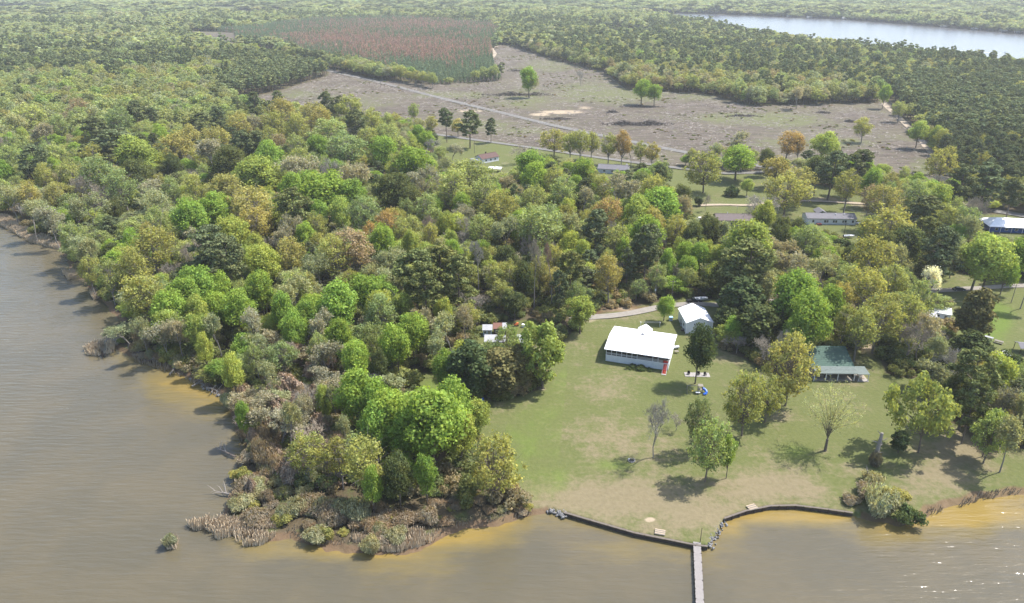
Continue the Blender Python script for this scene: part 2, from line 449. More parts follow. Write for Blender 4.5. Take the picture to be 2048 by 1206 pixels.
def ground_material():
    m = NT("land")
    p = m.pos()
    n1, n2, n3, n4 = m.noise(p, .035, 5), m.noise(p, .16, 5, .6), m.noise(p, .9, 5, .65), m.noise(p, .45, 6, .7)
    A = lambda k: m.attr(k).outputs["Fac"]
    edge = lambda a, w=.5: m.ramp(m.math('ADD', a, m.math('MULTIPLY', m.math('SUBTRACT', n2, .5), w)), .3, .7)
    floor = m.mix(n3, (.045, .036, .022), (.115, .09, .055))
    floor = m.mix(m.ramp(n2, .5, .65), floor, (.07, .08, .03))
    # lawn: fresh and dry grass
    fresh = m.mix(n3, (.068, .082, .025), (.126, .134, .050))
    rich = m.mix(n3, (.066, .104, .019), (.128, .164, .037))
    dry = m.mix(n3, (.120, .100, .056), (.212, .176, .108))
    df = m.ramp(m.math('ADD', m.math('MULTIPLY', A('dry'), .6), m.math('MULTIPLY', m.math('ADD', m.math('SUBTRACT', n2, .5), m.math('ADD', m.math('SUBTRACT', n4, .5), m.math('SUBTRACT', n1, .5))), 1.1)), 0.0, .66)
    mow = m.noise(m.scaled(p, (.05, .75, 1), (0, 0, 1.25)), 1.0, 3, .6)
    df = m.math('ADD', df, m.math('MULTIPLY', m.math('SUBTRACT', mow, .5), .55), True)
    lawn = m.mix(df, fresh, dry)
    gf = m.ramp(m.math('ADD', m.math('MULTIPLY', A('green'), .8), m.math('MULTIPLY', m.math('SUBTRACT', n2, .5), .9)), .3, .95)
    lawn = m.mix(gf, lawn, rich)
    # felled ground: grey brown slash with paler chips and new weeds
    ps = m.scaled(p, (.05, .32, 1), (0, 0, .25))
    s1, s2 = m.noise(ps, 1.0, 6, .7), m.noise(m.scaled(p, (.13, .55, 1), (0, 0, -.2)), 1.0, 5, .7)
    cl = m.mix(m.ramp(s1, .36, .62), (.052, .043, .034), (.128, .106, .082))
    cl = m.mix(m.math('MULTIPLY', m.ramp(n1, .45, .62), .55), cl, (.082, .064, .054))
    cl = m.mix(m.math('MULTIPLY', m.ramp(m.noise(p, .011, 3), .46, .6), .5), cl, (.115, .104, .066))
    cl = m.mix(m.math('MULTIPLY', m.ramp(s2, .56, .74), .6), cl, (.22, .19, .15))
    cl = m.mix(m.math('MULTIPLY', m.ramp(n4, .56, .7), .5), cl, (.036, .030, .027))
    wf = m.ramp(m.math('ADD', m.math('MULTIPLY', A('cgreen'), .8), m.math('MULTIPLY', m.math('SUBTRACT', m.math('MULTIPLY', m.math('ADD', n1, n2), .5), .5), 1.6)), -.04, .42)
    cl = m.mix(m.math('MULTIPLY', wf, .8), cl, m.mix(n3, (.085, .098, .036), (.128, .132, .058)))
    c = m.mix(edge(A('clear')), floor, cl)
    c = m.mix(edge(A('lawn')), c, lawn)
    c = m.mix(m.math('MULTIPLY', edge(A('rust'), .9), .75), c, m.mix(n3, (.09, .052, .028), (.165, .10, .058)))
    c = m.mix(edge(A('dirt'), .55), c, m.mix(n3, (.26, .20, .13), (.36, .30, .22)))
    c = m.mix(m.math('MULTIPLY', edge(A('bank'), .7), .85), c, m.mix(n3, (.075, .045, .026), (.19, .13, .08)))
    b = m.n("ShaderNodeBsdfPrincipled", Base_Color=c, Roughness=.95)
    b.inputs["Specular IOR Level"].default_value = .1
    bp = m.n("ShaderNodeBump", Height=m.math('ADD', n3, n4), Strength=.45, Distance=.25)
    m.t.links.new(bp.outputs[0], b.inputs["Normal"])
    return m.surf(b)
GROUND.materials.append(ground_material())
tag(obj("ground", GROUND), kind="structure")

# ------------------------------------------------------------------ water
def water_material(name, far=False):
    m = NT(name)
    p = m.pos()
    if far:
        c = (.075, .073, .08)
        h = m.noise(m.scaled(p, (.18, .3, 1)), 1.0, 4, .6)
        bp = m.n("ShaderNodeBump", Height=h, Strength=.35, Distance=.6)
        rough = .22
    else:
        sh = m.attr('shallow').outputs["Fac"]
        n1 = m.noise(p, .045, 4); n2 = m.noise(m.scaled(p, (.10, .35, 1), (0, 0, .35)), 1.0, 4)
        n5 = m.noise(m.scaled(p, (.35, 1.1, 1), (0, 0, .3)), 1.0, 5, .7)
        v = m.math('ADD', sh, m.math('ADD', m.math('MULTIPLY', m.math('SUBTRACT', m.math('ADD', n1, n2), 1.0), .5), m.math('MULTIPLY', m.math('SUBTRACT', n5, .5), .35)))
        deep = m.mix(m.ramp(n1, .35, .65), (.083, .073, .048), (.097, .082, .051))
        c = m.mix(m.ramp(v, .18, .62), deep, (.128, .102, .046))
        c = m.mix(m.ramp(v, .55, 1.0), c, (.195, .138, .040))
        w1 = m.noise(m.scaled(p, (.16, .85, 1), (0, 0, -.1)), 1.0, 3, .5)
        w2 = m.noise(m.scaled(p, (1.5, 2.6, 1), (0, 0, .45)), 1.0, 4, .6)
        w3 = m.noise(m.scaled(p, (.9, .45, 1), (0, 0, .5)), 1.0, 2, .5)
        h = m.math('ADD', m.math('MULTIPLY', w1, 1.0), m.math('ADD', m.math('MULTIPLY', w2, .05), m.math('MULTIPLY', w3, .06)))
        bp = m.n("ShaderNodeBump", Height=h, Strength=.52, Distance=.55)
        rough = .13
    b = m.n("ShaderNodeBsdfPrincipled", Base_Color=c, Roughness=rough, IOR=1.33)
    m.t.links.new(bp.outputs[0], b.inputs["Normal"])
    return m.surf(b)
M['water'] = water_material('lake_water')
M['far_water'] = water_material('far_lake_water', True)
def water_sheet(name, sel, mat, z, attr=None):
    q = Q[sel[Q].any(1)]
    used, inv = np.unique(q, return_inverse=True)
    me = fast_mesh(name, np.column_stack([GP[used], np.full(len(used), z)]), inv.reshape(q.shape), mat)
    if attr is not None: add_attr(me, 'shallow', attr[used])
    return tag(obj(name, me), kind="structure")
shal = np.exp(-np.clip(sd_lake, 0, None) / 3.5) * .40 + np.exp(-np.clip(sd_lake, 0, None) / 16) * .24
shal += blobs([(340, 770, 80, 35, .55), (400, 800, 50, 40, .4), (940, 1070, 100, 26, .62), (1020, 1055, 60, 20, .4), (1600, 1030, 150, 18, .6), (1950, 1022, 170, 36, .85), (1780, 1060, 120, 26, .35),
               (640, 1100, 200, 16, .3), (1470, 1050, 30, 25, .4), (870, 1120, 120, 40, .22), (1250, 1100, 150, 40, .12), (215, 600, 30, 20, .2)])
shal *= 1 - .75 * blobs([(180, 560, 130, 120, 1), (430, 980, 60, 120, .8), (1180, 1065, 90, 14, .7)])
water_sheet("lake_water", sd_lake > -6, 'water', -.85, shal)
water_sheet("far_lake_water", sd_far > -30, 'far_water', -.85)

# ------------------------------------------------------------------ roads and tracks
def ribbon(name, pts, width, mat, z=.05, wob=.15, zs=None):
    w = [at(*p)[:2] for p in pts]
    P = catmull(w, 4.0 if np.linalg.norm(np.array(w[0])) < 500 else 12.0)
    d = np.gradient(P, axis=0); d /= np.linalg.norm(d, axis=1)[:, None]
    nrm = np.column_stack([-d[:, 1], d[:, 0]])
    jit = lambda k: (vnoise(P, 5.0, k) - .5) * 2 * wob * width
    V, q = [], []
    cols = (-.5, -.25, 0, .25, .5)
    for j, c in enumerate(cols):
        off = c * width + (jit(j) if abs(c) == .5 else 0)
        V.append(np.column_stack([P + nrm * np.reshape(off, (-1, 1)), np.full(len(P), z + .3 - abs(c) * .1)]))
    n = len(P)
    V = np.concatenate(V)
    for j in range(len(cols) - 1):
        a = np.arange(n - 1) + j * n
        q.append(np.column_stack([a, a + 1, a + n + 1, a + n]))
    return tag(obj(name, fast_mesh(name, V, np.concatenate(q)[:, ::-1], mat)), kind="structure")
ribbon("road", [(372, 71), (410, 80), (450, 91), (520, 108), (600, 126), (662, 143), (760, 165), (880, 196), (1000, 225), (1110, 252), (1250, 281), (1340, 299), (1450, 320), (1560, 340), (1700, 372), (1860, 405), (1980, 421), (2048, 432), (2200, 458)], 7.0, 'asphalt', wob=.03)
ribbon("lane", [(850, 266), (920, 276), (1000, 287), (1100, 301), (1200, 316), (1330, 333), (1450, 347), (1545, 344), (1590, 348)], 5.0, 'asphalt', z=.09, wob=.05)
ribbon("sand_track", [(1764, 196), (1772, 212), (1795, 232), (1815, 252), (1838, 275), (1852, 293), (1868, 312), (1885, 345), (1905, 378), (1930, 412)], 5.2, 'sand_track', wob=.14)
ribbon("farm_track", [(1008, 88), (985, 97), (990, 108), (978, 124), (970, 134), (945, 140)], 5.0, 'sand_track', wob=.16)
ribbon("gravel_drive", [(1142, 641), (1180, 636), (1215, 633), (1262, 627), (1300, 619), (1345, 611), (1400, 609), (1450, 612), (1520, 606), (1620, 598), (1720, 592), (1800, 588), (1850, 584), (1900, 581), (1960, 577), (2048, 572), (2200, 566)], 3.6, 'gravel', wob=.12)
ribbon("yard_track", [(1400, 412), (1440, 410), (1500, 411), (1560, 405), (1600, 402), (1680, 405), (1740, 408), (1752, 396)], 3.2, 'sand_track', wob=.15, z=.12)
#@@PART3
# ------------------------------------------------------------------ plants: models of each kind
# every model stands at the origin with its natural size; trunk and crown are separate meshes
def quads(C, Nrm, size, rng, spread=.8, aspect=1.0, up=None):
    """little leaf-clump faces at C, facing about Nrm"""
    n = len(C)
    d = Nrm + rng.normal(0, spread, (n, 3))
    d /= np.linalg.norm(d, axis=1)[:, None] + 1e-9
    r = rng.normal(size=(n, 3)) if up is None else np.tile(np.array(up, float), (n, 1)) + rng.normal(0, .25, (n, 3))
    a = np.cross(d, r); a /= np.linalg.norm(a, axis=1)[:, None] + 1e-9
    b = np.cross(d, a)
    s = size * rng.uniform(.6, 1.35, n)
    w, h = (s * .5)[:, None], (s * .5 * aspect)[:, None]
    k1, k2 = rng.uniform(.5, 1, (n, 1)), rng.uniform(.5, 1, (n, 1))
    V = np.stack([C - a * w * k1 - b * h, C + a * w - b * h * k2, C + a * w * k2 + b * h, C - a * w + b * h * k1], 1).reshape(-1, 3)
    return V
def leafmesh(name, V, mat):
    return fast_mesh(name, V, np.arange(len(V)).reshape(-1, 4), mat)
def unit(rng, n):
    v = rng.normal(size=(n, 3)); return v / np.linalg.norm(v, axis=1)[:, None]
def lobed(rng, centers, radii, per, size, shell=.35, flat=1.0, upbias=.5, spread=.55, aspect=1.0):
    Vs = []
    for c, r in zip(centers, radii):
        n = max(4, int(per * (r / np.mean(radii)) ** 2))
        u = unit(rng, n); u[:, 2] += upbias * rng.random(n); u /= np.linalg.norm(u, axis=1)[:, None]
        rr = r * (1 - shell * rng.random(n) ** 1.5) * rng.uniform(.82, 1.12, n)
        C = c + u * rr[:, None] * np.array([1, 1, flat])
        Vs.append(quads(C, u, size, rng, spread, aspect))
    return np.concatenate(Vs)
def limbs(rng, tips, h0, trunk_r, H, lean=(0, 0), sub=2, twig=None):
    T = Tubes()
    top = Vector((lean[0], lean[1], H * .78))
    mid = Vector((lean[0] * .4 + rng.normal() * .2, lean[1] * .4 + rng.normal() * .2, H * .4))
    T.tube([(0, 0, -.4), (0, 0, .35), tuple(mid), tuple(top)], [trunk_r * 1.5, trunk_r, trunk_r * .7, trunk_r * .2], 7)
    for p in tips:
        p = Vector(p)
        s = rng.uniform(.0, 1)
        z0 = min(max(h0, p.z * .45 + s * .1 * H), H * .7)
        f = (z0 / (H * .78))
        b = (mid * (f / .51)) if f < .51 else mid.lerp(top, (f - .51) / .49)
        b = Vector((b.x, b.y, z0))
        m = b.lerp(p, .5) + Vector((rng.normal() * .4, rng.normal() * .4, -.05 * (p - b).length + rng.normal() * .3))
        r0 = trunk_r * (.45 * (1 - f) + .18)
        T.tube([b, m, p], [r0, r0 * .6, r0 * .2], 4, False)
        for _ in range(sub):
            q = m.lerp(p, rng.uniform(0, .7))
            e = q + Vector((rng.normal(), rng.normal(), abs(rng.normal()) * .9)) * (p - b).length * (.3 if sub < 5 else .36)
            T.tube([q, e], [r0 * .35, r0 * .1], 3, False)
    return T
MODELS = {}
def model(key, trunk, crown): MODELS.setdefault(key, []).append((trunk, crown))
def broad(seed, key, H=17., Rr=6., n_lobes=24, lobe=(.30, .46), per=300, size=.42, shell=.35, base=.22, mat='leaf', top_round=.8, sub=2, bark='bark'):
    rng = np.random.default_rng(seed)
    cz, hz = H * (base + 1) / 2, H * (1 - base) / 2
    cs, rs = [], []
    off = rng.normal(0, .10, 2) * Rr
    for i in range(n_lobes):
        k = (i + .5) / n_lobes
        z = 1 - 1.75 * k
        a = i * 2.39996 + rng.normal() * .3
        q = math.sqrt(max(0, 1 - min(1, abs(z)) ** (2.2 if z > 0 else 1.5)))
        rad = q * rng.uniform(.55, .98) * (.72 if i % 4 == 0 else 1)
        l = rng.uniform(*lobe) * Rr
        cs.append((math.cos(a) * rad * (Rr - l * .7) + off[0], math.sin(a) * rad * (Rr - l * .7) + off[1], cz + z * top_round * (hz - l * .4) + rng.normal() * .04 * H))
        rs.append(l)
    cs = np.array(cs); rs = np.array(rs)
    V = lobed(rng, cs, rs, per, size, shell)
    T = limbs(rng, cs[::2 if n_lobes > 20 else 1], H * .2, .034 * H * .5, H, tuple(off * .6), sub)
    crown = leafmesh(f"crown_{key}_{seed}", V, mat)
    model(key, T.build(f"trunk_{key}_{seed}", bark), crown)
def twigtree(seed, key, H=16., Rr=5.5, n_leaf=0, leaf=.3, twig_w=.055, depth=4, mat_trunk='bark_pale', narrow=1.0, bole=.42):
    """open tree: real boughs down to fine twigs, with or without small leaves"""
    rng = np.random.default_rng(seed)
    T = Tubes(); tw = []; tips = []
    def grow(p, d, L, r, lev):
        q = p + d * L * .5 + Vector(rng.normal(0, .06, 3)) * L
        e = q + (d + Vector(rng.normal(0, .18, 3)) + Vector((0, 0, .12))).normalized() * L * .5
        if lev <= 2: T.tube([p, q, e], [r, r * .82, r * .62], 6 if lev == 0 else 4, False)
        else: tw.append((p, e, max(twig_w, r * .9)))
        if lev >= depth:
            tips.append(e); return
        n = rng.integers(3, 5) if lev < 3 else rng.integers(3, 6)
        for k in range(n):
            a = rng.uniform(0, 2 * math.pi); sp = rng.uniform(.45, 1.0) * (1.0 if lev else .8)
            side = d.orthogonal().normalized()
            side = Matrix.Rotation(a, 3, d) @ side
            nd = (d * math.cos(sp) + side * math.sin(sp) + Vector((0, 0, .08))).normalized()
            st = p.lerp(e, rng.uniform(.45, 1)) if lev else p.lerp(e, rng.uniform(.55 if bole < .5 else .8, 1))
            grow(st, nd, L * rng.uniform(.55, .74) * (1.0 if lev or bole < .5 else .45), r * rng.uniform(.42, .58), lev + 1)
    grow(Vector((0, 0, -.3)), Vector((rng.normal() * .05, rng.normal() * .05, 1)).normalized(), H * bole, .015 * H, 0)
    P = np.array([tuple(x) for x in T.v]); zmax = max(P[:, 2].max(), max(e.z for e in tips)); rmax = np.percentile([math.hypot(e.x, e.y) for e in tips], 92)
    S = np.array([Rr / rmax * narrow, Rr / rmax * narrow, H / zmax])
    f = np.clip(P[:, 2] / (.3 * zmax), 0, 1)[:, None]
    P = P * (np.array([1, 1, S[2]]) * (1 - f) + S * f)
    trunk = mesh(f"trunk_{key}_{seed}", P, T.f, mat_trunk)
    A = np.array([tuple(a) for a, b, w in tw]) * S; B = np.array([tuple(b) for a, b, w in tw]) * S; W = np.array([w for a, b, w in tw])
    d = B - A
    V = []
    for _ in range(2):
        sd = np.cross(d, rng.normal(size=d.shape)); sd /= np.linalg.norm(sd, axis=1)[:, None] + 1e-9
        w = W[:, None] * .5
        V.append(np.stack([A - sd * w, A + sd * w, B + sd * w * .5, B - sd * w * .5], 1).reshape(-1, 3))
    V = np.concatenate(V)
    me = leafmesh(f"crown_{key}_{seed}", V, 'twig')
    if n_leaf:
        me.materials.append(M['leaf'])
        tp = np.array([tuple(t) for t in tips]) * S
        C = tp[rng.integers(0, len(tp), n_leaf)] + rng.normal(0, .35, (n_leaf, 3))
        V2 = quads(C, unit(rng, n_leaf), leaf, rng, .8)
        Vall = np.concatenate([V, V2])
        me = leafmesh(f"crown_{key}_{seed}", Vall, 'twig'); me.materials.append(M['leaf'])
        mi = np.zeros(len(Vall) // 4, np.int32); mi[len(V) // 4:] = 1
        me.polygons.foreach_set("material_index", mi)
    model(key, trunk, me)
def pine(seed, key, H=20., Rr=4.2, base=.45, n=34, per=130, size=.42, cone=.0):
    rng = np.random.default_rng(seed)
    T = Tubes(); lx, ly = rng.normal(0, .4, 2)
    T.tube([(0, 0, -.3), (lx * .4, ly * .4, H * .5), (lx, ly, H * .97)], [.24, .17, .05], 6)
    cs, rs = [], []
    for i in range(n):
        k = (i + rng.random()) / n
        z = H * (base + (1 - base) * k)
        prof = max(.22, 1 - ((k - .38) / .72) ** 2) * (.8 + .2 * rng.random()) if cone == 0 else (1 - k) ** .8
        a = i * 2.4 + rng.normal() * .4
        rad = Rr * prof * rng.uniform(.35, .95)
        c = (lx * k + math.cos(a) * rad, ly * k + math.sin(a) * rad, z + rad * .12)
        cs.append(c); rs.append(Rr * rng.uniform(.22, .38) * (.6 + .4 * prof))
        if rad > .6: T.tube([(lx * k, ly * k, z - .5), c], [.07, .025], 3, False)
    V = lobed(rng, np.array(cs), np.array(rs), per, size, .85, .62, .3, .8, 1.4)
    model(key, T.build(f"trunk_{key}_{seed}", 'bark'), leafmesh(f"crown_{key}_{seed}", V, 'needle'))
def cedar(seed, key, H=12., Rr=3.2, per=5200, size=.36, egg=.9):
    rng = np.random.default_rng(seed)
    k = rng.random(per) ** .75
    a = rng.uniform(0, 2 * math.pi, per)
    prof = np.where(k < .22, .55 + .45 * np.sin(k / .22 * math.pi / 2), (1 - ((k - .22) / .78) ** 1.5) ** egg)
    bump = 1 + .16 * np.sin(a * 5 + k * 9 + seed) + .13 * np.sin(a * 9 - k * 21) + rng.normal(0, .07, per)
    r = Rr * prof * bump * (1 - .35 * rng.random(per) ** 2)
    C = np.stack([np.cos(a) * r, np.sin(a) * r, H * (.07 + .93 * k)], 1)
    nr = np.stack([np.cos(a), np.sin(a), np.full(per, .35)], 1)
    V = quads(C, nr, size, rng, .6, 1.3, (0, 0, 1))
    T = Tubes(); T.tube([(0, 0, -.3), (0, 0, H * .5), (.1, 0, H * .95)], [.26, .18, .04], 6)
    model(key, T.build(f"trunk_{key}_{seed}", 'bark'), leafmesh(f"crown_{key}_{seed}", V, 'needle'))
def shrub(seed, key, H=3., Rr=2.2, n=9, per=170, size=.26):
    rng = np.random.default_rng(seed)
    cs = np.array([(rng.normal() * .42 * Rr, rng.normal() * .42 * Rr, H * rng.uniform(.2, .68)) for _ in range(n)])
    rs = np.array([Rr * rng.uniform(.32, .55) for _ in range(n)])
    V = lobed(rng, cs, rs, per, size, .6, .9)
    V = V[np.repeat((V.reshape(-1, 4, 3)[:, :, 2].min(1) > -.1), 4)]
    T = Tubes()
    for c in cs: T.tube([(c[0] * .2, c[1] * .2, -.2), tuple(c)], [.07, .025], 3, False)
    model(key, T.build(f"trunk_{key}_{seed}", 'bark'), leafmesh(f"crown_{key}_{seed}", V, 'leaf'))
def vine(seed, key, H=8., Rr=2.6, per=5000):
    """tree buried under hanging, still leafless vines"""
    rng = np.random.default_rng(seed)
    a = rng.uniform(0, 2 * math.pi, per); k = rng.random(per) ** .8
    prof = (1 - k ** 3.2) ** .5 * (.85 + .3 * np.sin(k * 8 + seed) * .5)
    r = Rr * prof * (1 + .25 * np.sin(a * 3 + seed) + .18 * np.sin(a * 7 + k * 5) + rng.normal(0, .08, per)) * (1 - .25 * rng.random(per))
    C = np.stack([np.cos(a) * r + .9 * np.sin(k * 4 + seed), np.sin(a) * r + .6 * np.cos(k * 5 + seed), H * k * (1 - .18 * np.sin(a * 2 + seed) ** 2) + rng.normal(0, .15, per)], 1)
    nr = np.stack([np.cos(a), np.sin(a), np.full(per, .25)], 1)
    V = quads(C, nr, .17, rng, .6, 5.5, (0, 0, 1))
    C2 = C[rng.integers(0, per, 500)] * np.array([1.12, 1.12, 1.0])
    V = np.concatenate([V, quads(C2, unit(rng, 500), .14, rng, .8, 6)])
    T = Tubes(); T.tube([(0, 0, -.3), (.2, 0, H * .6), (.3 * math.sin(4 + seed), 0, H * .97)], [.2, .14, .04], 5)
    model(key, T.build(f"trunk_{key}_{seed}", 'bark'), leafmesh(f"crown_{key}_{seed}", V, 'needle'))

for s in range(7): broad(100 + s, 'dense', H=17, Rr=6, n_lobes=30, lobe=(.22, .46), per=290, size=.38, shell=.8)
for s in range(7): broad(200 + s, 'fuzzy', H=17, Rr=6, n_lobes=42, lobe=(.18, .36), per=96, size=.34, shell=1.0, sub=9, bark='bark_pale')
for s in range(4): twigtree(300 + s, 'open', n_leaf=2600, leaf=.34, depth=5)
for s in range(3): twigtree(400 + s, 'bare', depth=6, twig_w=.045)
for s in range(3): twigtree(470 + s, 'tallbare', H=24, Rr=4., depth=6, twig_w=.05, bole=.66)
def vase(seed, key, H=15., Rr=6.5):
    rng = np.random.default_rng(seed); T = Tubes(); tw = []; tips = []
    T.tube([(0, 0, -.4), (0, 0, .3), (.05, 0, H * .2)], [.55, .34, .26], 8)
    for i in range(24):
        a = i * 2.4; k = math.sqrt((i + .5) / 24); rad = Rr * k * .95; top = H * (1 - .42 * k ** 2.2) * rng.uniform(.9, 1)
        e = Vector((math.cos(a) * rad, math.sin(a) * rad, top)); b = Vector((.05, 0, H * rng.uniform(.15, .30)))
        m1 = b.lerp(e, .4) + Vector((-math.cos(a) * rad * .10, -math.sin(a) * rad * .10, H * .03))
        T.tube([b, m1, e], [.10, .055, .02], 4, False)
        for j in range(19):
            t = rng.uniform(.35, 1); p = b.lerp(m1, t * 2) if t < .5 else m1.lerp(e, t * 2 - 1)
            d = ((e - b).normalized() + Vector(rng.normal(0, .42, 3))).normalized(); L = rng.uniform(.9, 2.6) * (1.25 - t * .5)
            q = p + d * L; tw.append((p, q, .05))
            for _ in range(4):
                s_ = p.lerp(q, rng.uniform(.3, 1)); f = s_ + (d + Vector(rng.normal(0, .5, 3))).normalized() * rng.uniform(.5, 1.2); tw.append((s_, f, .035)); tips.append(f)
    A = np.array([tuple(x[0]) for x in tw]); B = np.array([tuple(x[1]) for x in tw]); W = np.array([x[2] for x in tw]); d = B - A
    sd = np.cross(d, rng.normal(size=d.shape)); sd /= np.linalg.norm(sd, axis=1)[:, None] + 1e-9; w = W[:, None] * .5
    V = np.stack([A - sd * w, A + sd * w, B + sd * w * .5, B - sd * w * .5], 1).reshape(-1, 3)
    tp = np.array([tuple(t) for t in tips]); C = tp[rng.integers(0, len(tp), 1500)] + rng.normal(0, .2, (1500, 3))
    model(key, T.build("trunk_vase", 'bark'), leafmesh("crown_vase", np.concatenate([V, quads(C, unit(rng, len(C)), .2, rng, .8)]), 'leaf'))
vase(450, 'vase')
for s in range(4): pine(500 + s, 'pine', base=.32 + .06 * s, Rr=4.4, per=190, size=.33)
for s in range(4): broad(600 + s, 'cedar', H=12, Rr=3.2, n_lobes=60, lobe=(.22, .38), per=110, size=.34, shell=.4, base=.03, mat='needle', sub=0)
for s in range(4): broad(620 + s, 'low', H=15, Rr=7, n_lobes=70, lobe=(.13, .24), per=62, size=.34, shell=1.0, base=.07, sub=7)
for s in range(3): broad(640 + s, 'lowdense', H=15, Rr=6, n_lobes=46, lobe=(.16, .28), per=150, size=.38, shell=.6, base=.06, sub=2)
for s in range(2): broad(660 + s, 'spread', H=11, Rr=8, n_lobes=40, lobe=(.10, .20), per=110, size=.36, shell=.7, base=.22, sub=3)
for s in range(4): shrub(700 + s, 'shrub')
def thicket(seed, key, H=3., Rr=2.2, n=2600):
    rng = np.random.default_rng(seed)
    a = rng.uniform(0, 6.283, n); k = np.sqrt(rng.random(n)); z = rng.random(n) ** .8
    rad = Rr * k * (.55 + .55 * z) * (1 + .2 * np.sin(a * 3 + seed))
    C = np.stack([np.cos(a) * rad, np.sin(a) * rad, H * z * (1.05 - .35 * k ** 2) * rng.uniform(.75, 1.1, n)], 1)
    V = quads(C, np.stack([np.cos(a), np.sin(a), np.full(n, .5)], 1), .13, rng, .7, 5.0, (0, 0, 1))
    m_ = n // 2; V2 = quads(C[:m_] + rng.normal(0, .1, (m_, 3)), unit(rng, m_), .2, rng, .8)
    T = Tubes()
    for i in range(9): T.tube([(0, 0, -.2), tuple(C[i])], [.05, .015], 3, False)
    model(key, T.build(f"trunk_{key}_{seed}", 'bark'), leafmesh(f"crown_{key}_{seed}", np.concatenate([V, V2]), 'leaf'))
for s in range(4): thicket(750 + s, 'thicket')
for s in range(3): vine(800 + s, 'vine')
# plainer models for trees farther off
for s in range(4): broad(900 + s, 'mid_dense', n_lobes=16, lobe=(.36, .52), per=70, size=.85, sub=0)
for s in range(3): broad(950 + s, 'mid_fuzzy', n_lobes=24, lobe=(.24, .38), per=38, size=.7, shell=.7, sub=0)
for s in range(3): pine(1000 + s, 'mid_pine', n=18, per=38, size=.8, base=.4)
for s in range(3): broad(1050 + s, 'far_dense', n_lobes=8, lobe=(.42, .6), per=22, size=1.7, sub=0)
for s in range(2): pine(1100 + s, 'far_pine', n=9, per=16, size=1.5, base=.35)
for s in range(3): pine(1150 + s, 'young_pine', H=9, Rr=1.9, base=.06, n=14, per=22, size=.55, cone=1)
SIZE = {'dense': (17, 6), 'fuzzy': (17, 6), 'open': (16, 5.5), 'bare': (16, 5.5), 'vase': (15, 6.5), 'tallbare': (24, 4.), 'pine': (20, 4.4), 'cedar': (12, 3.2), 'low': (15, 7), 'lowdense': (15, 6), 'spread': (11, 8), 'shrub': (3, 2.2), 'thicket': (3, 2.2), 'vine': (8, 2.6),
        'mid_dense': (17, 6), 'mid_fuzzy': (17, 6), 'mid_pine': (20, 4.2), 'far_dense': (17, 6), 'far_pine': (20, 4.2), 'young_pine': (9, 1.9)}
#@@PART4
# ------------------------------------------------------------------ where the trees stand
# kind: model, object name, words for the label, leaf colour
KIND = {
    'L': ('dense', 'broadleaf_tree', 'bright green leafy tree', (0.185, 0.265, 0.055)),
    'l': ('dense', 'broadleaf_tree', 'yellow-green leafy tree', (0.245, 0.29, 0.075)),
    'G': ('fuzzy', 'broadleaf_tree', 'soft green tree', (0.2, 0.245, 0.1)),
    'g': ('fuzzy', 'broadleaf_tree', 'pale lime-green tree', (0.235, 0.27, 0.1)),
    'Y': ('fuzzy', 'broadleaf_tree', 'olive-yellow budding tree', (0.242, 0.25, 0.08)),
    'O': ('fuzzy', 'broadleaf_tree', 'golden-orange budding tree', (0.255, 0.238, 0.085)),
    'Q': ('fuzzy', 'broadleaf_tree', 'rust-orange tree', (0.275, 0.2, 0.085)),
    'R': ('fuzzy', 'broadleaf_tree', 'pinkish-brown budding tree', (0.25, 0.195, 0.12)),
    'T': ('open', 'broadleaf_tree', 'tan-grey thin-leaved tree', (0.255, 0.24, 0.17)),
    'S': ('open', 'broadleaf_tree', 'thin grey-green tree', (0.235, 0.25, 0.14)),
    'D': ('dense', 'evergreen_tree', 'dark green round-crowned evergreen', (0.095, 0.113, 0.045)),
    'B': ('bare', 'bare_tree', 'bare grey tree', (0.28, 0.255, 0.215)),
    'X': ('bare', 'bare_tree', 'bare reddish-brown tree', (0.255, 0.19, 0.145)),
    'P': ('pine', 'pine_tree', 'dark green pine', (0.098, 0.116, 0.055)),
    'p': ('pine', 'pine_tree', 'olive-green pine', (0.115, 0.13, 0.048)),
    'C': ('cedar', 'cedar_tree', 'dark dense cedar', (0.058, 0.076, 0.03)),
    'c': ('cedar', 'cedar_tree', 'bronze-green cedar', (0.115, 0.106, 0.043)),
    'V': ('vine', 'vine_draped_tree', 'brown vine-smothered tree', (0.25, 0.2, 0.16)),
    'H': ('shrub', 'shrub', 'leafy green shrub', (0.18, 0.22, 0.07)),
    'h': ('shrub', 'shrub', 'yellowish shrub', (0.23, 0.225, 0.075)),
    'k': ('shrub', 'shrub', 'dark green shrub', (0.066, 0.09, 0.036)),
    'w': ('thicket', 'shrub', 'grey-green willowy shrub', (0.25, 0.25, 0.155)),
    'b': ('thicket', 'shrub', 'brown thicket shrub', (0.225, 0.185, 0.135)),
    'e': ('dense', 'cedar_tree', 'dark irregular cedar', (0.062, 0.082, 0.032)),
    's': ('low', 'broadleaf_tree', 'airy green low-branched tree', (.20, .26, .10)),
    'y': ('low', 'broadleaf_tree', 'airy olive-yellow low-branched tree', (0.235, 0.24, 0.078)),
    'o': ('low', 'broadleaf_tree', 'airy golden low-branched tree', (0.24, 0.245, 0.09)),
    'j': ('lowdense', 'broadleaf_tree', 'full lime-green low-branched tree', (.235, .285, .08)),
    'f': ('spread', 'broadleaf_tree', 'flat spreading lime-green tree', (.225, .27, .09)),
    'd': ('low', 'evergreen_tree', 'dark airy evergreen', (.13, .15, .065)),
    'W': ('open', 'blossom_tree', 'white-blossomed small tree', (.55, .56, .50)),
    'v': ('vase', 'broadleaf_tree', 'open vase-shaped tree with pale buds', (0.33, 0.345, 0.19)),
}
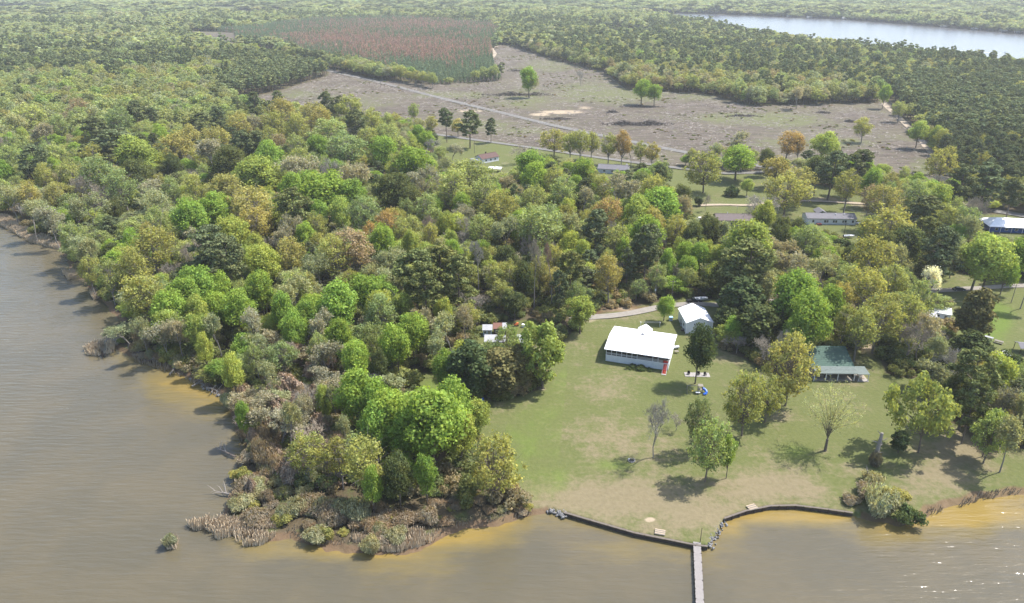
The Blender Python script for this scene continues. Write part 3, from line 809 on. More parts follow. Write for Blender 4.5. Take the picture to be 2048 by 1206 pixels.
# crowns seen in the photograph: x, y, half width in pixels, kind
CANOPY = """245 371 30 G;376 433 36 L;316 441 25 g;297 408 28 S;423 500 42 P;455 520 34 P;465 466 28 l;485 522 18 l;303 491 40 Y;270 530 34 Y;263 483 18 L;299 470 20 O;148 474 26 G;137 436 12 C;179 412 28 S;
160 502 24 S;190 505 24 S;177 537 22 Y;216 549 26 g;280 556 18 Y;334 547 18 B;290 588 40 Y;400 570 36 L;366 592 36 L;438 576 22 L;200 391 24 B;160 373 24 B;112 391 22 O;106 443 24 T;394 377 24 Y;452 381 34 O;480 412 24 O;456 416 18 L;340 377 22 G;
524 346 42 l;479 358 18 l;603 343 36 T;659 338 22 B;711 355 30 T;659 379 48 L;590 375 30 L;620 368 30 L;700 390 30 L;587 416 30 p;640 393 24 D;508 406 44 O;516 440 32 O;452 379 30 O;419 418 30 L;454 414 20 L;462 462 28 l;634 424 25 L;676 426 22 l;723 424 32 G;638 450 22 Y;613 472 22 L;771 445 25 Q;740 470 20 Q;707 494 40 R;763 478 28 L;665 508 36 Y;580 505 28 O;528 520 28 l;564 474 22 T;779 530 25 S;634 534 26 S;
829 325 34 L;800 330 24 g;940 352 48 g;909 375 34 g;845 360 30 T;789 382 36 D;815 400 26 D;920 410 20 L;969 391 32 g;1000 414 34 Y;853 418 26 G;816 418 20 G;860 453 21 X;926 452 20 B;893 447 18 l;961 455 28 g;1011 460 28 S;1040 447 25 L;1081 452 44 G;822 484 18 l;899 482 15 l;903 505 20 L;1060 490 22 B;830 548 40 p;880 540 42 p;915 560 36 p;850 580 36 p;1063 329 28 L;1069 395 25 g;1017 368 15 T;980 430 15 D;
1071 353 25 L;1118 359 25 Y;1172 344 25 L;1183 355 18 Y;1150 372 18 L;1129 382 28 g;1166 398 20 T;1212 423 29 Q;1137 417 15 l;1236 378 32 T;1207 372 20 Y;1305 373 25 Y;1319 407 37 L;1280 429 28 l;1305 442 25 O;1353 454 26 Y;1373 415 18 T;1100 440 34 G;1191 458 26 P;1226 481 30 g;1293 492 30 P;1299 467 32 L;1334 525 16 L;1367 510 18 L;1402 510 18 L;1247 502 18 L;1168 508 18 l;1220 547 29 O;1081 487 18 B;1081 540 22 O;1110 500 15 B;990 555 20 Y;1140 540 24 p;1010 520 24 D;960 520 22 D;1050 560 22 D;1150 590 20 G;
295 600 38 Y;345 615 32 L;393 625 25 l;289 662 18 S;476 619 30 L;521 578 28 L;507 648 28 T;585 584 33 S;563 619 25 L;581 660 25 L;434 660 25 S;357 667 20 T;531 690 14 V;590 708 18 V;511 712 20 G;
591 573 30 g;674 604 38 L;736 584 32 L;767 625 34 G;825 660 32 L;612 631 28 L;684 673 25 L;709 714 28 L;602 700 14 V;757 731 18 D;886 622 18 l;902 658 30 S;933 638 20 T;795 690 30 L;740 680 26 G;640 690 22 G;800 620 24 l;870 690 24 S;850 640 22 T;
710 782 40 L;750 800 34 L;774 828 44 L;756 850 36 L;864 842 62 L;903 808 44 L;810 866 34 L;920 860 34 l;851 942 22 L;723 918 42 Y;743 971 20 L;795 942 30 D;645 802 15 l;553 819 24 V;643 850 17 V;584 932 22 V;604 906 12 V;640 886 11 V;499 973 12 V;486 828 16 L;507 846 14 h;543 896 16 h;486 947 20 h;537 942 18 h;658 952 20 h;473 1009 18 w;525 1019 10 h;594 1012 24 w;640 1009 22 w;712 1019 30 w;570 775 24 V;618 745 16 V;600 805 20 V;630 790 14 V;566 850 20 V;622 872 14 V;535 860 16 V;548 905 14 V;540 750 24 S;560 870 24 b;610 820 22 T;520 790 18 H;690 860 20 S;670 800 16 S;465 740 22 l;407 696 16 l;
1325 348 22 G;1420 458 25 D;1390 470 22 D;1450 470 20 S;1504 492 48 l;1500 530 50 p;1455 545 30 D;1560 458 20 D;1565 475 20 D;1612 479 30 G;1575 503 22 T;1592 537 36 T;1650 527 20 S;1680 500 22 C;
1698 369 27 Y;1745 365 22 L;1783 371 22 O;1766 400 30 O;1740 395 20 R;1830 392 30 g;1882 390 22 l;1925 367 27 P;1973 365 36 P;1965 412 26 B;2025 392 22 P;1845 432 34 P;1892 437 28 Y;1928 440 27 G;1783 454 48 Y;1740 460 26 g;1812 482 34 D;1770 490 28 D;1884 496 30 P;1737 514 42 Y;1799 516 28 S;1963 507 40 l;2035 507 26 L;1946 462 24 S;1915 500 24 S;1850 470 24 p;
1478 603 42 C;1514 650 40 C;1455 640 26 C;1545 642 32 C;1500 575 26 c;1603 592 44 L;1617 636 42 L;1590 660 26 L;1545 570 28 S;1648 540 25 S;1690 594 25 O;1735 570 38 Y;1763 624 42 Y;1723 649 36 Y;1667 617 18 c;1690 640 24 Y;1667 682 18 h;1572 682 20 B;1790 560 30 Y;1775 702 26 k;1800 720 24 k;1843 597 32 g;1812 624 34 Y;1870 560 18 W;1850 660 26 T;1830 700 24 k;
1990 745 34 l;2025 868 34 S;2030 718 24 k;1950 798 30 p;2015 803 24 T;1985 850 22 L;2040 820 24 S;2040 760 24 G;1880 740 24 C;1860 700 26 S;1905 780 22 D;
70 322 26 P;228 289 44 P;193 262 24 P;348 333 18 D;278 345 25 D;323 270 15 L;272 227 19 P;356 289 34 O;383 272 22 O;228 237 26 G;155 231 18 G;158 217 20 R;68 229 32 g;276 308 34 l;203 343 36 G;137 343 22 Y;31 316 24 g;4 345 20 L;162 372 20 B;20 250 22 S;100 270 24 T;120 250 20 g;40 290 22 G;20 395 24 S;60 390 24 O;60 430 24 S;90 350 22 Y;110 310 22 g;180 310 22 Y;310 380 22 T;
437 240 17 P;510 206 15 P;557 203 14 P;653 206 15 P;680 212 12 P;711 248 21 P;483 292 24 P;508 292 20 P;402 253 28 P;466 329 36 D;433 277 27 O;423 310 33 T;468 250 24 O;547 244 24 Y;557 219 28 O;626 226 28 O;702 213 28 Y;640 236 24 O;650 265 38 g;599 292 24 G;636 290 21 L;698 294 38 G;537 279 24 Y;537 313 27 L;590 250 24 Y;600 320 24 g;760 300 26 L;745 240 22 Y;770 270 24 g;740 275 22 Y;800 290 22 g;560 290 20 R;500 250 20 T"""
# trees whose foot can be seen: x, y of the foot, y of the top, half width, kind, label
FOOTED = [
    (1390, 768, 652, 29, 'e', "tall dark cedar with bare lower trunk beside the blue slide playset"),
    (1307, 916, 795, 33, 'B', "slim bare grey tree on open lawn near the ring of fire stones"),
    (1351, 862, 828, 16, 'B', "short forked dead tree stub behind the slim bare grey lawn tree"),
    (1410, 963, 832, 44, 's', "grey-trunked lawn tree with sparse green leaves closest to the dock"),
    (1452, 958, 872, 17, 'L', "small bright green tree close against the sparse grey-trunked lawn tree"),
    (1392, 905, 788, 30, 'd', "dark green tree rising just behind the sparse grey-trunked lawn tree"),
    (1483, 872, 740, 46, 'y', "olive-yellow lawn tree between the playset and the vase-shaped tree"),
    (1530, 845, 752, 34, 'y', "smaller olive-yellow tree filling the gap below the cabin oak"),
    (1570, 812, 664, 56, 'o', "golden budding oak standing before the green-roofed cabin"),
    (1650, 902, 770, 58, 'v', "open vase-shaped tree alone on the lawn with round shadow"),
    (1836, 905, 758, 74, 'f', "wide spreading lime-green tree over the shore lawn right of the dead snag"),
    (1796, 905, 862, 17, 'C', "rounded dark cedar bush tucked under the wide spreading lime-green tree"),
    (1917, 858, 700, 46, 'p', "tall straight-trunked pine behind the wide spreading shore tree"),
    (1966, 927, 815, 40, 's', "small green tree with stout pale trunk on the shore bank"),
    (1085, 778, 636, 50, 'j', "large yellow-green tree on the lawn edge in front of the tin sheds"),
    (1040, 780, 690, 34, 'c', "bronze cedar leaning against the large yellow-green lawn-edge tree"),
    (1000, 790, 690, 40, 'c', "broad bronze-green cedar in the middle of the grove below the tin sheds"),
    (945, 800, 680, 42, 'C', "dark cedar on the lakeward side of the grove below the tin sheds"),
    (905, 790, 700, 34, 'L', "vivid green round tree on the inner edge of the small grass patch"),
    (1012, 738, 650, 38, 's', "thin grey-green tree directly before the white trailer wall"),
    (975, 752, 678, 26, 'G', "soft green tree half covering the blue-grey trailer from the lake side"),
    (985, 1008, 868, 62, 'y', "big willowy olive-yellow tree where the lawn meets the brushy point"),
    (1160, 668, 592, 28, 'l', "small lime tree by the bend of the gravel drive"),
    (1327, 642, 592, 18, 'L', "small round green tree between white-roofed house and gravel drive"),
    (1068, 622, 470, 20, 'B', "tall leafless tree with double trunk in dark gap above the tin sheds"),
    (1104, 618, 480, 18, 'X', "tall bare red-barked trunk beside the double-trunked leafless tree"),
    (957, 615, 478, 18, 'B', "tall leafless pale tree above the grey-green thicket of the sheds"),
    (668, 757, 698, 14, 'X', "dead reddish snag with short side branches deep in the point woods"),
    (1406, 386, 300, 42, 'y', "broad olive-yellow oak alone on the lawn of the brown-roofed house"),
    (1470, 360, 292, 38, 'L', "bright green roundheaded tree by the lane beyond the olive oak"),
    (1527, 352, 296, 16, 'D', "small dark evergreen next to the roundheaded bright green roadside tree"),
    (1548, 375, 310, 30, 'O', "golden-olive tree standing before the two rusty bare roadside trees"),
    (1570, 326, 262, 27, 'Q', "taller of two rusty-brown budding trees at the road edge"),
    (1594, 326, 268, 18, 'Q', "slimmer of two rusty-brown budding trees at the road edge"),
    (1640, 330, 262, 26, 'l', "yellow-green tree at the clearing edge behind the dark yard pines"),
    (1628, 388, 312, 26, 'D', "dark broad evergreen in the yard beside the tallest yard pine"),
    (1655, 400, 302, 34, 'P', "tallest dark pine with bare trunk in the mobile home yard"),
    (1702, 395, 300, 30, 'P', "spreading dark pine behind the yard's mixed olive tree"),
    (1568, 430, 342, 50, 'y', "big grey-olive oak between the brown house and the mobile home"),
    (1598, 412, 335, 32, 'O', "golden crown rising behind the big grey-olive yard oak"),
    (1510, 462, 388, 40, 'B', "wide bare grey tree leaning over the brown-roofed house"),
    (1397, 412, 392, 9, 'C', "small dark cedar on the brown house's front lawn"),
    (1411, 422, 386, 11, 'B', "tiny bare tree next to the small lawn cedar"),
    (1493, 392, 358, 13, 'l', "small yellow-green tree on the lane side of the brown house lawn"),
    (1462, 392, 366, 16, 'k', "dark shrubby clump under the roundheaded bright green tree"),
    (894, 285, 216, 16, 'P', "tall slender pine, first of three by the maroon-roofed house"),
    (940, 297, 222, 23, 'P', "widest of three tall pines above the maroon-roofed house"),
    (982, 286, 236, 12, 'P', "smallest of three tall pines near the lane by the maroon roof"),
    (828, 250, 204, 13, 'g', "small lone green tree at the field edge before the far road"),
    (1108, 314, 256, 34, 'o', "stout golden oak with heavy dark limbs beside the lane"),
    (1140, 322, 262, 20, 'Y', "first slender olive tree in the row after the stout lane oak"),
    (1160, 326, 256, 20, 'Y', "second slender olive tree in the row after the stout lane oak"),
    (1182, 320, 262, 18, 'Y', "third slender olive tree in the row after the stout lane oak"),
    (1216, 330, 266, 20, 'Y', "olive tree rising just left of the grey-roofed house"),
    (1242, 334, 258, 18, 'Q', "rusty slender tree rising straight behind the grey-roofed house"),
    (1262, 330, 286, 16, 'S', "thin grey-green tree between the grey house and its white shed"),
    (1280, 332, 282, 15, 'Y', "olive tree just beyond the white gable shed"),
    (1303, 338, 284, 18, 'O', "half-bare golden tree at the end of the lane tree row"),
    (1040, 330, 288, 24, 'B', "bare grey tree standing over the carport of the maroon-roofed house"),
    (868, 318, 276, 22, 'B', "bare grey tree in the yard left of the maroon-roofed house"),
    (905, 326, 286, 20, 'T', "thin tan tree hugging the maroon-roofed house"),
    (1058, 196, 132, 18, 'L', "round green tree alone among slash piles in the felled ground"),
    (1060, 196, 150, 13, 'S', "thin pale tree leaning on the round green clearing tree"),
    (1160, 172, 139, 9, 'B', "black dead snag standing alone in the felled ground"),
    (1282, 210, 160, 20, 'L', "larger of two flat-topped green trees in the felled ground"),
    (1308, 212, 166, 15, 'L', "smaller of two flat-topped green trees in the felled ground"),
    (1722, 286, 236, 20, 'Y', "leaning olive tree alone in the dark felled ground"),
    (1592, 218, 172, 17, 'T', "tan budding tree at the foot of the far wood edge"),
    (1764, 218, 168, 12, 'L', "slim green tree where the sandy track enters the woods"),
    (1795, 245, 203, 16, 'g', "pale green tree on the left verge of the sandy track"),
    (1831, 297, 242, 20, 'l', "yellow-green tree half way down the sandy track"),
    (1876, 368, 290, 33, 'y', "broad olive tree at the lower end of the sandy track"),
    (1822, 270, 256, 8, 'k', "small dark tree stub beside the sandy track"),
    (1468, 330, 262, 20, 'T', "tan half-bare tree on the far side of the road"),
    (1963, 585, 470, 40, 'l', "big lime-green tree over the drive before the blue building"),
    (1935, 690, 575, 36, 'c', "tall bronze-topped evergreen alone beside the bright meadow"),
    (1926, 745, 660, 36, 'C', "dark cedar in front of the bronze-topped meadow evergreen"),
    (1875, 585, 500, 26, 'P', "dark pine rising at the roadside left of the drive meadow"),
    (1812, 730, 640, 38, 'B', "big tangled bare grey tree right of the green-roofed cabin"),
    (2040, 618, 520, 26, 'S', "leaning pale-trunked tree at the meadow's far corner"),
    (2000, 590, 520, 20, 'L', "slender green tree in the trunk row behind the meadow"),
    (1345, 960, 930, 1, 'H', None),
]
ORD = "first second third fourth fifth sixth seventh eighth ninth tenth eleventh twelfth thirteenth fourteenth fifteenth sixteenth seventeenth eighteenth nineteenth twentieth".split()
ORD += ["twenty-" + w for w in ORD[:9]] + ["thirtieth"] + ["thirty-" + w for w in ORD[:9]] + ["fortieth"] + ["forty-" + w for w in ORD[:9]] + ["fiftieth"] + ["fifty-" + w for w in ORD[:9]] + [t_ + e_ for t_ in ("sixt", "sevent", "eight", "ninet") for e_ in ["ieth"] + ["y-" + w for w in ORD[:9]]]
TREES = []     # dict(x, y, h, r, k, label, hand)
for row in CANOPY.replace('\n', '').split(';'):
    x, y, r, k = row.split()
    x, y, r = float(x), float(y), float(r)
    fam = KIND[k][0]
    Hm, Rm = SIZE[fam]
    depth = px(*at(x, y, 8.0))[2]
    rm = r * depth / F_PX
    if fam in ('shrub', 'thicket'): h = min(5.5, 1.4 * rm)
    elif fam == 'vine': h = 2.4 * rm + 2
    elif fam == 'cedar': h = max(7, 2.6 * rm)
    elif fam == 'pine': h = min(27, 2.0 * rm + 13)
    elif fam == 'bare': h = min(22, 1.6 * rm + 9)
    else: h = min(27, 1.75 * rm + 10)
    cz = h * (.5 if fam in ('shrub', 'thicket', 'vine', 'cedar') else .66)
    X, Y, _ = at(x, y, cz)
    TREES.append(dict(x=X, y=Y, h=h, r=rm, k=k, label=None, hand=True))
for bx, by, top, r, k, label in FOOTED[:-1]:
    X, Y, _ = at(bx, by)
    TREES.append(dict(x=X, y=Y, h=height_to(bx, by, top), r=r * px(X, Y, 8)[2] / F_PX, k=k, label=label, hand=True))
HAND = np.array([(t['x'], t['y'], t['r']) for t in TREES])
HK = [t['k'] for t in TREES]

# the rest of the woods, one jittered stand after another by distance
def stand(d0, d1, sp):
    n = int(2 * d1 * .82 / sp) + 2
    gx, gy = np.meshgrid(np.arange(-d1 * .85 - 40, d1 * .85 + 40, sp), np.arange(60, d1, sp))
    P = np.stack([gx.ravel(), gy.ravel()], 1)
    P += R.uniform(-.48, .48, P.shape) * sp
    d = np.hypot(P[:, 0], P[:, 1])
    s = (d >= d0) & (d < d1) & (np.abs(P[:, 0]) < P[:, 1] * .80 + 25)
    return P[s]
NOTREE = [CABIN_LOT, CLEAR, LOT_A, LOT_B, LOT_C, SHANTY, MEADOW, LAWN, BRUSH, FIELD, PLANT, FAR_LAKE] + PASTURES
road_px = [(372, 71), (450, 91), (520, 108), (600, 126), (662, 143), (760, 165)]
STRIP = polyw([(440, 84), (520, 104), (600, 121), (665, 138), (660, 150), (590, 136), (510, 114), (430, 94)])
DRIVE = polyw([(1130, 625), (1260, 612), (1440, 598), (1620, 590), (1850, 576), (1850, 596), (1620, 608), (1440, 625), (1260, 640), (1130, 650)])
TRACK = polyw([(1752, 195), (1775, 192), (1905, 365), (1945, 412), (1915, 418), (1860, 322)])
PINE_A = polyw([(440, 205), (462, 160), (500, 128), (545, 112), (600, 120), (660, 130), (662, 150), (560, 184)])
PINE_B = polyw([(1790, 200), (1800, 160), (2200, 170), (2300, 420), (2010, 400), (1900, 360), (1850, 270)])
WOOD_E = polyw([(1020, 88), (1010, 40), (1400, 60), (2300, 190), (2300, 215), (1790, 195), (1755, 207), (1600, 210), (1465, 203), (1250, 178), (1130, 125)])
EDGE_E = polyw([(1400, 165), (1760, 185), (1755, 207), (1600, 210), (1465, 203), (1400, 190)])
EDGE_E2 = polyw([(1060, 92), (1250, 150), (1420, 172), (1420, 190), (1250, 178), (1060, 105)])
VILLAGE_TREES = polyw([(1330, 440), (1760, 490), (2100, 500), (2100, 560), (1850, 575), (1440, 590), (1200, 560), (1180, 420)])
VINES = polyw([(500, 730), (560, 690), (640, 690), (690, 800), (690, 900), (600, 965), (520, 940), (480, 840)])
def allowed(P):
    ok = ~inside(P, LAKE_POLY)
    ok &= ~((np.abs(sdf(P, LAKE_POLY)) < 2.0) & (P[:, 1] < 700)) if len(P) < 40000 else True
    for p in NOTREE + [STRIP, DRIVE, TRACK]: ok &= ~inside(P, p)
    return ok
ORDER = np.array(list('PDGLlgSYTORB'))
W_MAIN = np.array([.03, .03, .19, .16, .13, .19, .11, .10, .03, .01, .00, .02])
W_WEST = np.array([.07, .03, .14, .06, .09, .18, .16, .15, .07, .05, .00, .00])
W_EAST = np.array([.52, .05, .06, .02, .03, .06, .04, .12, .05, .05, 0, 0])
W_EDGE = np.array([.12, .04, .08, .02, .06, .12, .10, .18, .16, .10, .02, 0])
W_FAR = np.array([.26, .06, .18, .04, .05, .14, .12, .09, .04, .02, 0, 0])
def choose(P):
    n = len(P)
    p = px(P[:, 0], P[:, 1])
    u = .55 * (vnoise(P, 55, 7) - .5) * 2.1 + .45 * (R.random(n) - .5) * 2 + .5
    u = np.clip(u, 0, .9999)
    q = R.random(n)
    u = np.where(q < .45, R.random(n), u)
    def pick(w): return np.searchsorted(np.cumsum(w / w.sum()), u).clip(0, len(w) - 1)
    k = ORDER[pick(W_MAIN)]
    west = (P[:, 1] > 520); k = np.where(west, ORDER[pick(W_WEST)], k)
    far = P[:, 1] > 1150; k = np.where(far, ORDER[pick(W_FAR)], k)
    band = vnoise(P * np.array([.35, 1.0]), 110, 21)
    k = np.where(west & (P[:, 1] > 640) & (band > .74) & (R.random(n) < .7), 'P', k); k = np.where(west & (band < .3) & (R.random(n) < .55), 'g', k)
    k = np.where(inside(P, WOOD_E), ORDER[pick(W_EAST)], k)
    k = np.where(inside(P, EDGE_E) | inside(P, EDGE_E2), ORDER[pick(W_EDGE)], k)
    k = np.where(inside(P, PINE_A) | inside(P, PINE_B), np.where(R.random(n) < .96, 'P', 'Y'), k)
    vin = inside(P, VINES)
    k = np.where(vin, np.array(list('TTBTSB'))[R.integers(0, 6, n)], k)
    return k
FILL = []
for d0, d1, sp in ((120, 330, 6.6), (330, 620, 7.2), (620, 1200, 8.0), (1200, 2200, 10.5), (2200, 5200, 24)):
    P = stand(d0, d1, sp)
    P = P[allowed(P)]
    K = choose(P)
    if d1 <= 1200:
        keep = np.ones(len(P), bool)
        D2 = np.full(len(P), 1e9); I = np.zeros(len(P), int)
        for c in range(0, len(P), 4000):
            dd = np.hypot(P[c:c + 4000, None, 0] - HAND[None, :, 0], P[c:c + 4000, None, 1] - HAND[None, :, 1])
            rel = dd - HAND[None, :, 2] * .78
            D2[c:c + 4000] = rel.min(1); I[c:c + 4000] = rel.argmin(1)
        keep = D2 > sp * .26
        near_k = np.array(HK)[I]
        same = (D2 < 9) & (R.random(len(P)) < .45) & np.isin(near_k, ORDER)
        K = np.where(same, near_k, K)
        P, K = P[keep], K[keep]
    h = np.clip(R.normal(12.0 if d1 <= 620 else 15.0, 2.6, len(P)), 7, 22)
    r = sp * R.uniform(.55, .85, len(P))
    isp = K == 'P'
    h = np.where(isp, h * 1.22, h); r = np.where(isp, np.minimum(r, 5.0) * .85, r)
    pb = inside(P, PINE_B) | inside(P, PINE_A)
    h = np.where(pb, R.uniform(15, 19, len(P)), h)
    small = (R.random(len(P)) < .2) & ~pb
    h = np.where(small, h * .62, h)
    if d0 > 2000: h *= 1.05; r = sp * .7
    FILL.append((P, K, h, np.broadcast_to(r, h.shape), np.full(len(P), d0)))
# row of olive trees along the far road, beside the plantation
ROW = catmull([at(x, y)[:2] for x, y in ((655, 135), (700, 142), (760, 157), (820, 168), (868, 178))], 9.0)
for i_, q in enumerate(ROW):
    TREES.append(dict(x=q[0] + rnd.uniform(-2, 2), y=q[1] + 6 + rnd.uniform(-2, 2), h=rnd.uniform(13, 17), r=rnd.uniform(5.5, 7.5), k=rnd.choice('YYYgS'), label=f"{ORD[i_]} olive-green tree along the roadside row beside the pine plantation", hand=True))
fx = np.concatenate([f[0] for f in FILL]); fk = np.concatenate([f[1] for f in FILL]); fh = np.concatenate([f[2] for f in FILL]); fr = np.concatenate([f[3] for f in FILL]); fd = np.concatenate([f[4] for f in FILL])
for i in np.nonzero(fd < 620)[0]:
    TREES.append(dict(x=float(fx[i, 0]), y=float(fx[i, 1]), h=float(fh[i]), r=float(fr[i]), k=str(fk[i]), label=None, hand=False))
# gaps that stay open to what stands behind them
OPEN = [(933, 296, 995, 333), (975, 332, 1006, 345), (1188, 316, 1262, 345), (1426, 424, 1500, 455), (1603, 418, 1742, 456), (1684, 464, 1716, 482), (1958, 436, 2060, 472), (1602, 690, 1726, 768), (1200, 640, 1432, 748),
        (966, 650, 1014, 700), (1036, 660, 1062, 690), (1140, 606, 1440, 646), (1832, 612, 1906, 664), (1905, 592, 2060, 700), (1380, 372, 1480, 425), (1620, 396, 1750, 418), (880, 268, 1000, 298), (1140, 300, 1330, 318), (820, 742, 866, 790), (1880, 568, 2040, 590)]
def blocks(t):
    x0, y1, d = px(t['x'], t['y'], 0.0); _, y0, _ = px(t['x'], t['y'], t['h']); w = t['r'] * F_PX / d * .8
    x0_, x1_ = x0 - w, x0 + w
    for a, b, c, e in OPEN:
        if x1_ > a and x0_ < c and y0 < e - (e - b) * .25 and y1 > b + (e - b) * .5: return True
    return False
TREES = [t for t in TREES if t['hand'] or not blocks(t)]
# low growth on the brushy point and along the shore
def scatter_in(poly, n, kinds, h, r):
    lo, hi = poly.min(0), poly.max(0)
    c = 0
    while c < n:
        p = np.array([[rnd.uniform(lo[0], hi[0]), rnd.uniform(lo[1], hi[1])]])
        if inside(p, poly)[0] and sdf(p, LAKE_POLY)[0] < -1.0:
            TREES.append(dict(x=p[0, 0], y=p[0, 1], h=rnd.uniform(*h), r=rnd.uniform(*r), k=rnd.choice(kinds), label=None, hand=False)); c += 1
scatter_in(polyw([(470, 860), (520, 890), (560, 970), (640, 1000), (700, 1010), (860, 1040), (820, 1085), (640, 1080), (470, 1040), (460, 960)]), 80, 'bbwbbwhb', (1.2, 3.4), (1.3, 2.8))
scatter_in(polyw([(440, 780), (480, 790), (620, 800), (680, 880), (700, 980), (560, 980), (500, 900)]), 70, 'bbbwVVTV', (2.5, 6.5), (1.5, 2.6))
scatter_in(polyw([(860, 1000), (960, 985), (1050, 1000), (1070, 1018), (930, 1040), (880, 1050)]), 26, 'hwbb', (.6, 1.5), (.9, 1.8))
scatter_in(polyw([(250, 690), (330, 700), (440, 770), (460, 800), (430, 770), (340, 735), (260, 705)]), 30, 'bbHhw', (1.0, 3.2), (1.2, 2.4))
scatter_in(polyw([(120, 470), (180, 540), (250, 620), (270, 690), (310, 690), (290, 600), (220, 520), (150, 450)]), 34, 'hSHbT', (2.5, 7.0), (1.8, 3.2))
# hard fast shrubs with a place of their own
for bx, by, r, h, k, label in [
        (1262, 737, 10, 1.5, 'k', "clipped dark shrub against the porch skirt, lakeward of its twin"), (1282, 739, 13, 1.8, 'k', "larger clipped dark shrub under the porch railing of the white-roofed house"),
        (1298, 741, 8, 1.2, 'k', "low dark shrub closest to the red porch steps"), (742, 1100, 18, 3.4, 'w', "round grey-green bush standing in the shallows of the point"),
        (341, 1088, 13, 2.4, 'w', "lone pale bush rising from open water off the point"), (1815, 1042, 30, 4.2, 'k', "dark fallen cedar top slumped into the shallows by the shore wall"),
        (1757, 1022, 32, 6.5, 'w', "big grey willowy bush at the end of the shore wall"), (1790, 1000, 30, 4.0, 'h', "yellow-green bush behind the slumped dark cedar top"), (1700, 1005, 16, 2.0, 'b', "reddish-brown low bush beside the shore wall"),
        (1742, 968, 20, 3.2, 'w', "grey thicket at the foot of the broken dead trunk"), (1733, 990, 22, 3.0, 'b', "brown thicket between the broken dead trunk and the shore wall"), (1862, 662, 9, 1.8, 'b', None)]:
    X, Y, _ = at(bx, by)
    if label: TREES.append(dict(x=X, y=Y, h=h, r=r * px(X, Y, 1)[2] / F_PX, k=k, label=label, hand=True))

# ------------------------------------------------------------------ build: the largest 300 of a kind as things of their own, the rest as one mass of each kind
LANDMARKS = [("the white-roofed house", 1275, 690), ("the white metal workshop", 1395, 640), ("the green-roofed cabin", 1660, 725), ("the tin sheds", 1010, 670), ("the dock", 1400, 1090),
             ("the maroon-roofed house", 965, 315), ("the grey-roofed house", 1225, 330), ("the brown-roofed house", 1470, 440), ("the white mobile home", 1655, 435), ("the blue building", 2005, 455),
             ("the bright green meadow", 1985, 650), ("the bright small grass patch", 850, 770), ("the reed-covered point", 480, 1060), ("the jutting reed clump", 195, 690), ("the far reedy bay", 40, 450),
             ("the big green oak", 660, 380), ("the rust-brown oak", 707, 494), ("the dark pine pair", 440, 510), ("the upper pine clump", 228, 289), ("the orange oak grove", 508, 406), ("the far road bend", 660, 145),
             ("the sandy track", 1820, 255), ("the lone clearing tree", 1058, 165), ("the pine plantation", 800, 100), ("the shore wall", 1600, 1010), ("the round orange tree", 1212, 423), ("the white bare tree", 334, 547),
             ("the felled ground's far edge", 1500, 195), ("the far lake", 1700, 100), ("the vine-draped mound", 584, 932), ("the gravel drive bend", 1200, 632), ("the lone lakeside cedar", 137, 436), ("the dead snag stump", 1758, 880)]
def jitter(c, a=.13):
    v = rnd.uniform(1 - a, 1 + a); w = rnd.uniform(-.06, .06)
    v *= 1.3
    return (c[0] * v * (1.02 + w), c[1] * v, c[2] * v * (.97 - w))
WIDER = {'dense': 1.17, 'fuzzy': 1.17, 'low': 1.12, 'lowdense': 1.12, 'spread': 1.1, 'cedar': 1.15, 'pine': 1.1, 'open': 1.12}
def lat(t, fam):
    Hm, Rm = SIZE[fam]
    k = WIDER.get(fam, 1.0)
    return (t['r'] / Rm * k, t['r'] / Rm * k, t['h'] / Hm)
for t in TREES:
    sx, sy, dep = px(t['x'], t['y'], t['h'] * .6)
    t['sx'], t['sy'], t['app'] = sx, sy, (t['r'] * (t['h'] ** .5)) / dep * (1.0 if t['label'] is None else 1e3)
    t['seen'] = bool(-40 < sx < 2088 and -20 < sy < 1240)
    t['name'] = KIND[t['k']][1]
by_name = {}
for t in TREES: by_name.setdefault(t['name'], []).append(t)
LIMIT = {'broadleaf_tree': 300, 'pine_tree': 130, 'evergreen_tree': 120, 'bare_tree': 120, 'cedar_tree': 100, 'shrub': 160, 'vine_draped_tree': 60, 'blossom_tree': 9}
solo, mass = [], []
for nme, lst in by_name.items():
    lst.sort(key=lambda t: (-t['seen'], -t['hand'], -t['app']))
    c = 0
    for t in lst:
        if t['seen'] and c < LIMIT[nme]: solo.append(t); c += 1
        else: mass.append(t)
cells = {}
for t in solo:
    if t['label']: continue
    d = [math.hypot((t['sx'] - x), (t['sy'] - y) * 1.6) for _, x, y in LANDMARKS]
    i = int(np.argmin(d)); t['lm'] = i; t['ld'] = d[i]
    size = 'tall ' if t['h'] > 19 else 'small ' if t['h'] < 10 and KIND[t['k']][0] not in ('shrub', 'thicket', 'vine') else ''
    t['words'] = size + KIND[t['k']][2]
    cells.setdefault((i, t['words']), []).append(t)
for (i, w), lst in cells.items():
    lst.sort(key=lambda t: t['ld'])
    for j, t in enumerate(lst):
        t['label'] = (f"{w} by {LANDMARKS[i][0]}, only one of its look" if len(lst) == 1 else f"{w}, {ORD[j]} of its look out from {LANDMARKS[i][0]}")
GROUPS = {'broadleaf_tree': 'broadleaf trees of the lakeside woods', 'pine_tree': 'pines of the woods', 'evergreen_tree': 'dark evergreens of the woods', 'bare_tree': 'leafless trees', 'cedar_tree': 'cedars', 'shrub': 'shrubs of the point and shore',
          'vine_draped_tree': 'vine-draped trees on the point', 'blossom_tree': 'blossoming trees'}
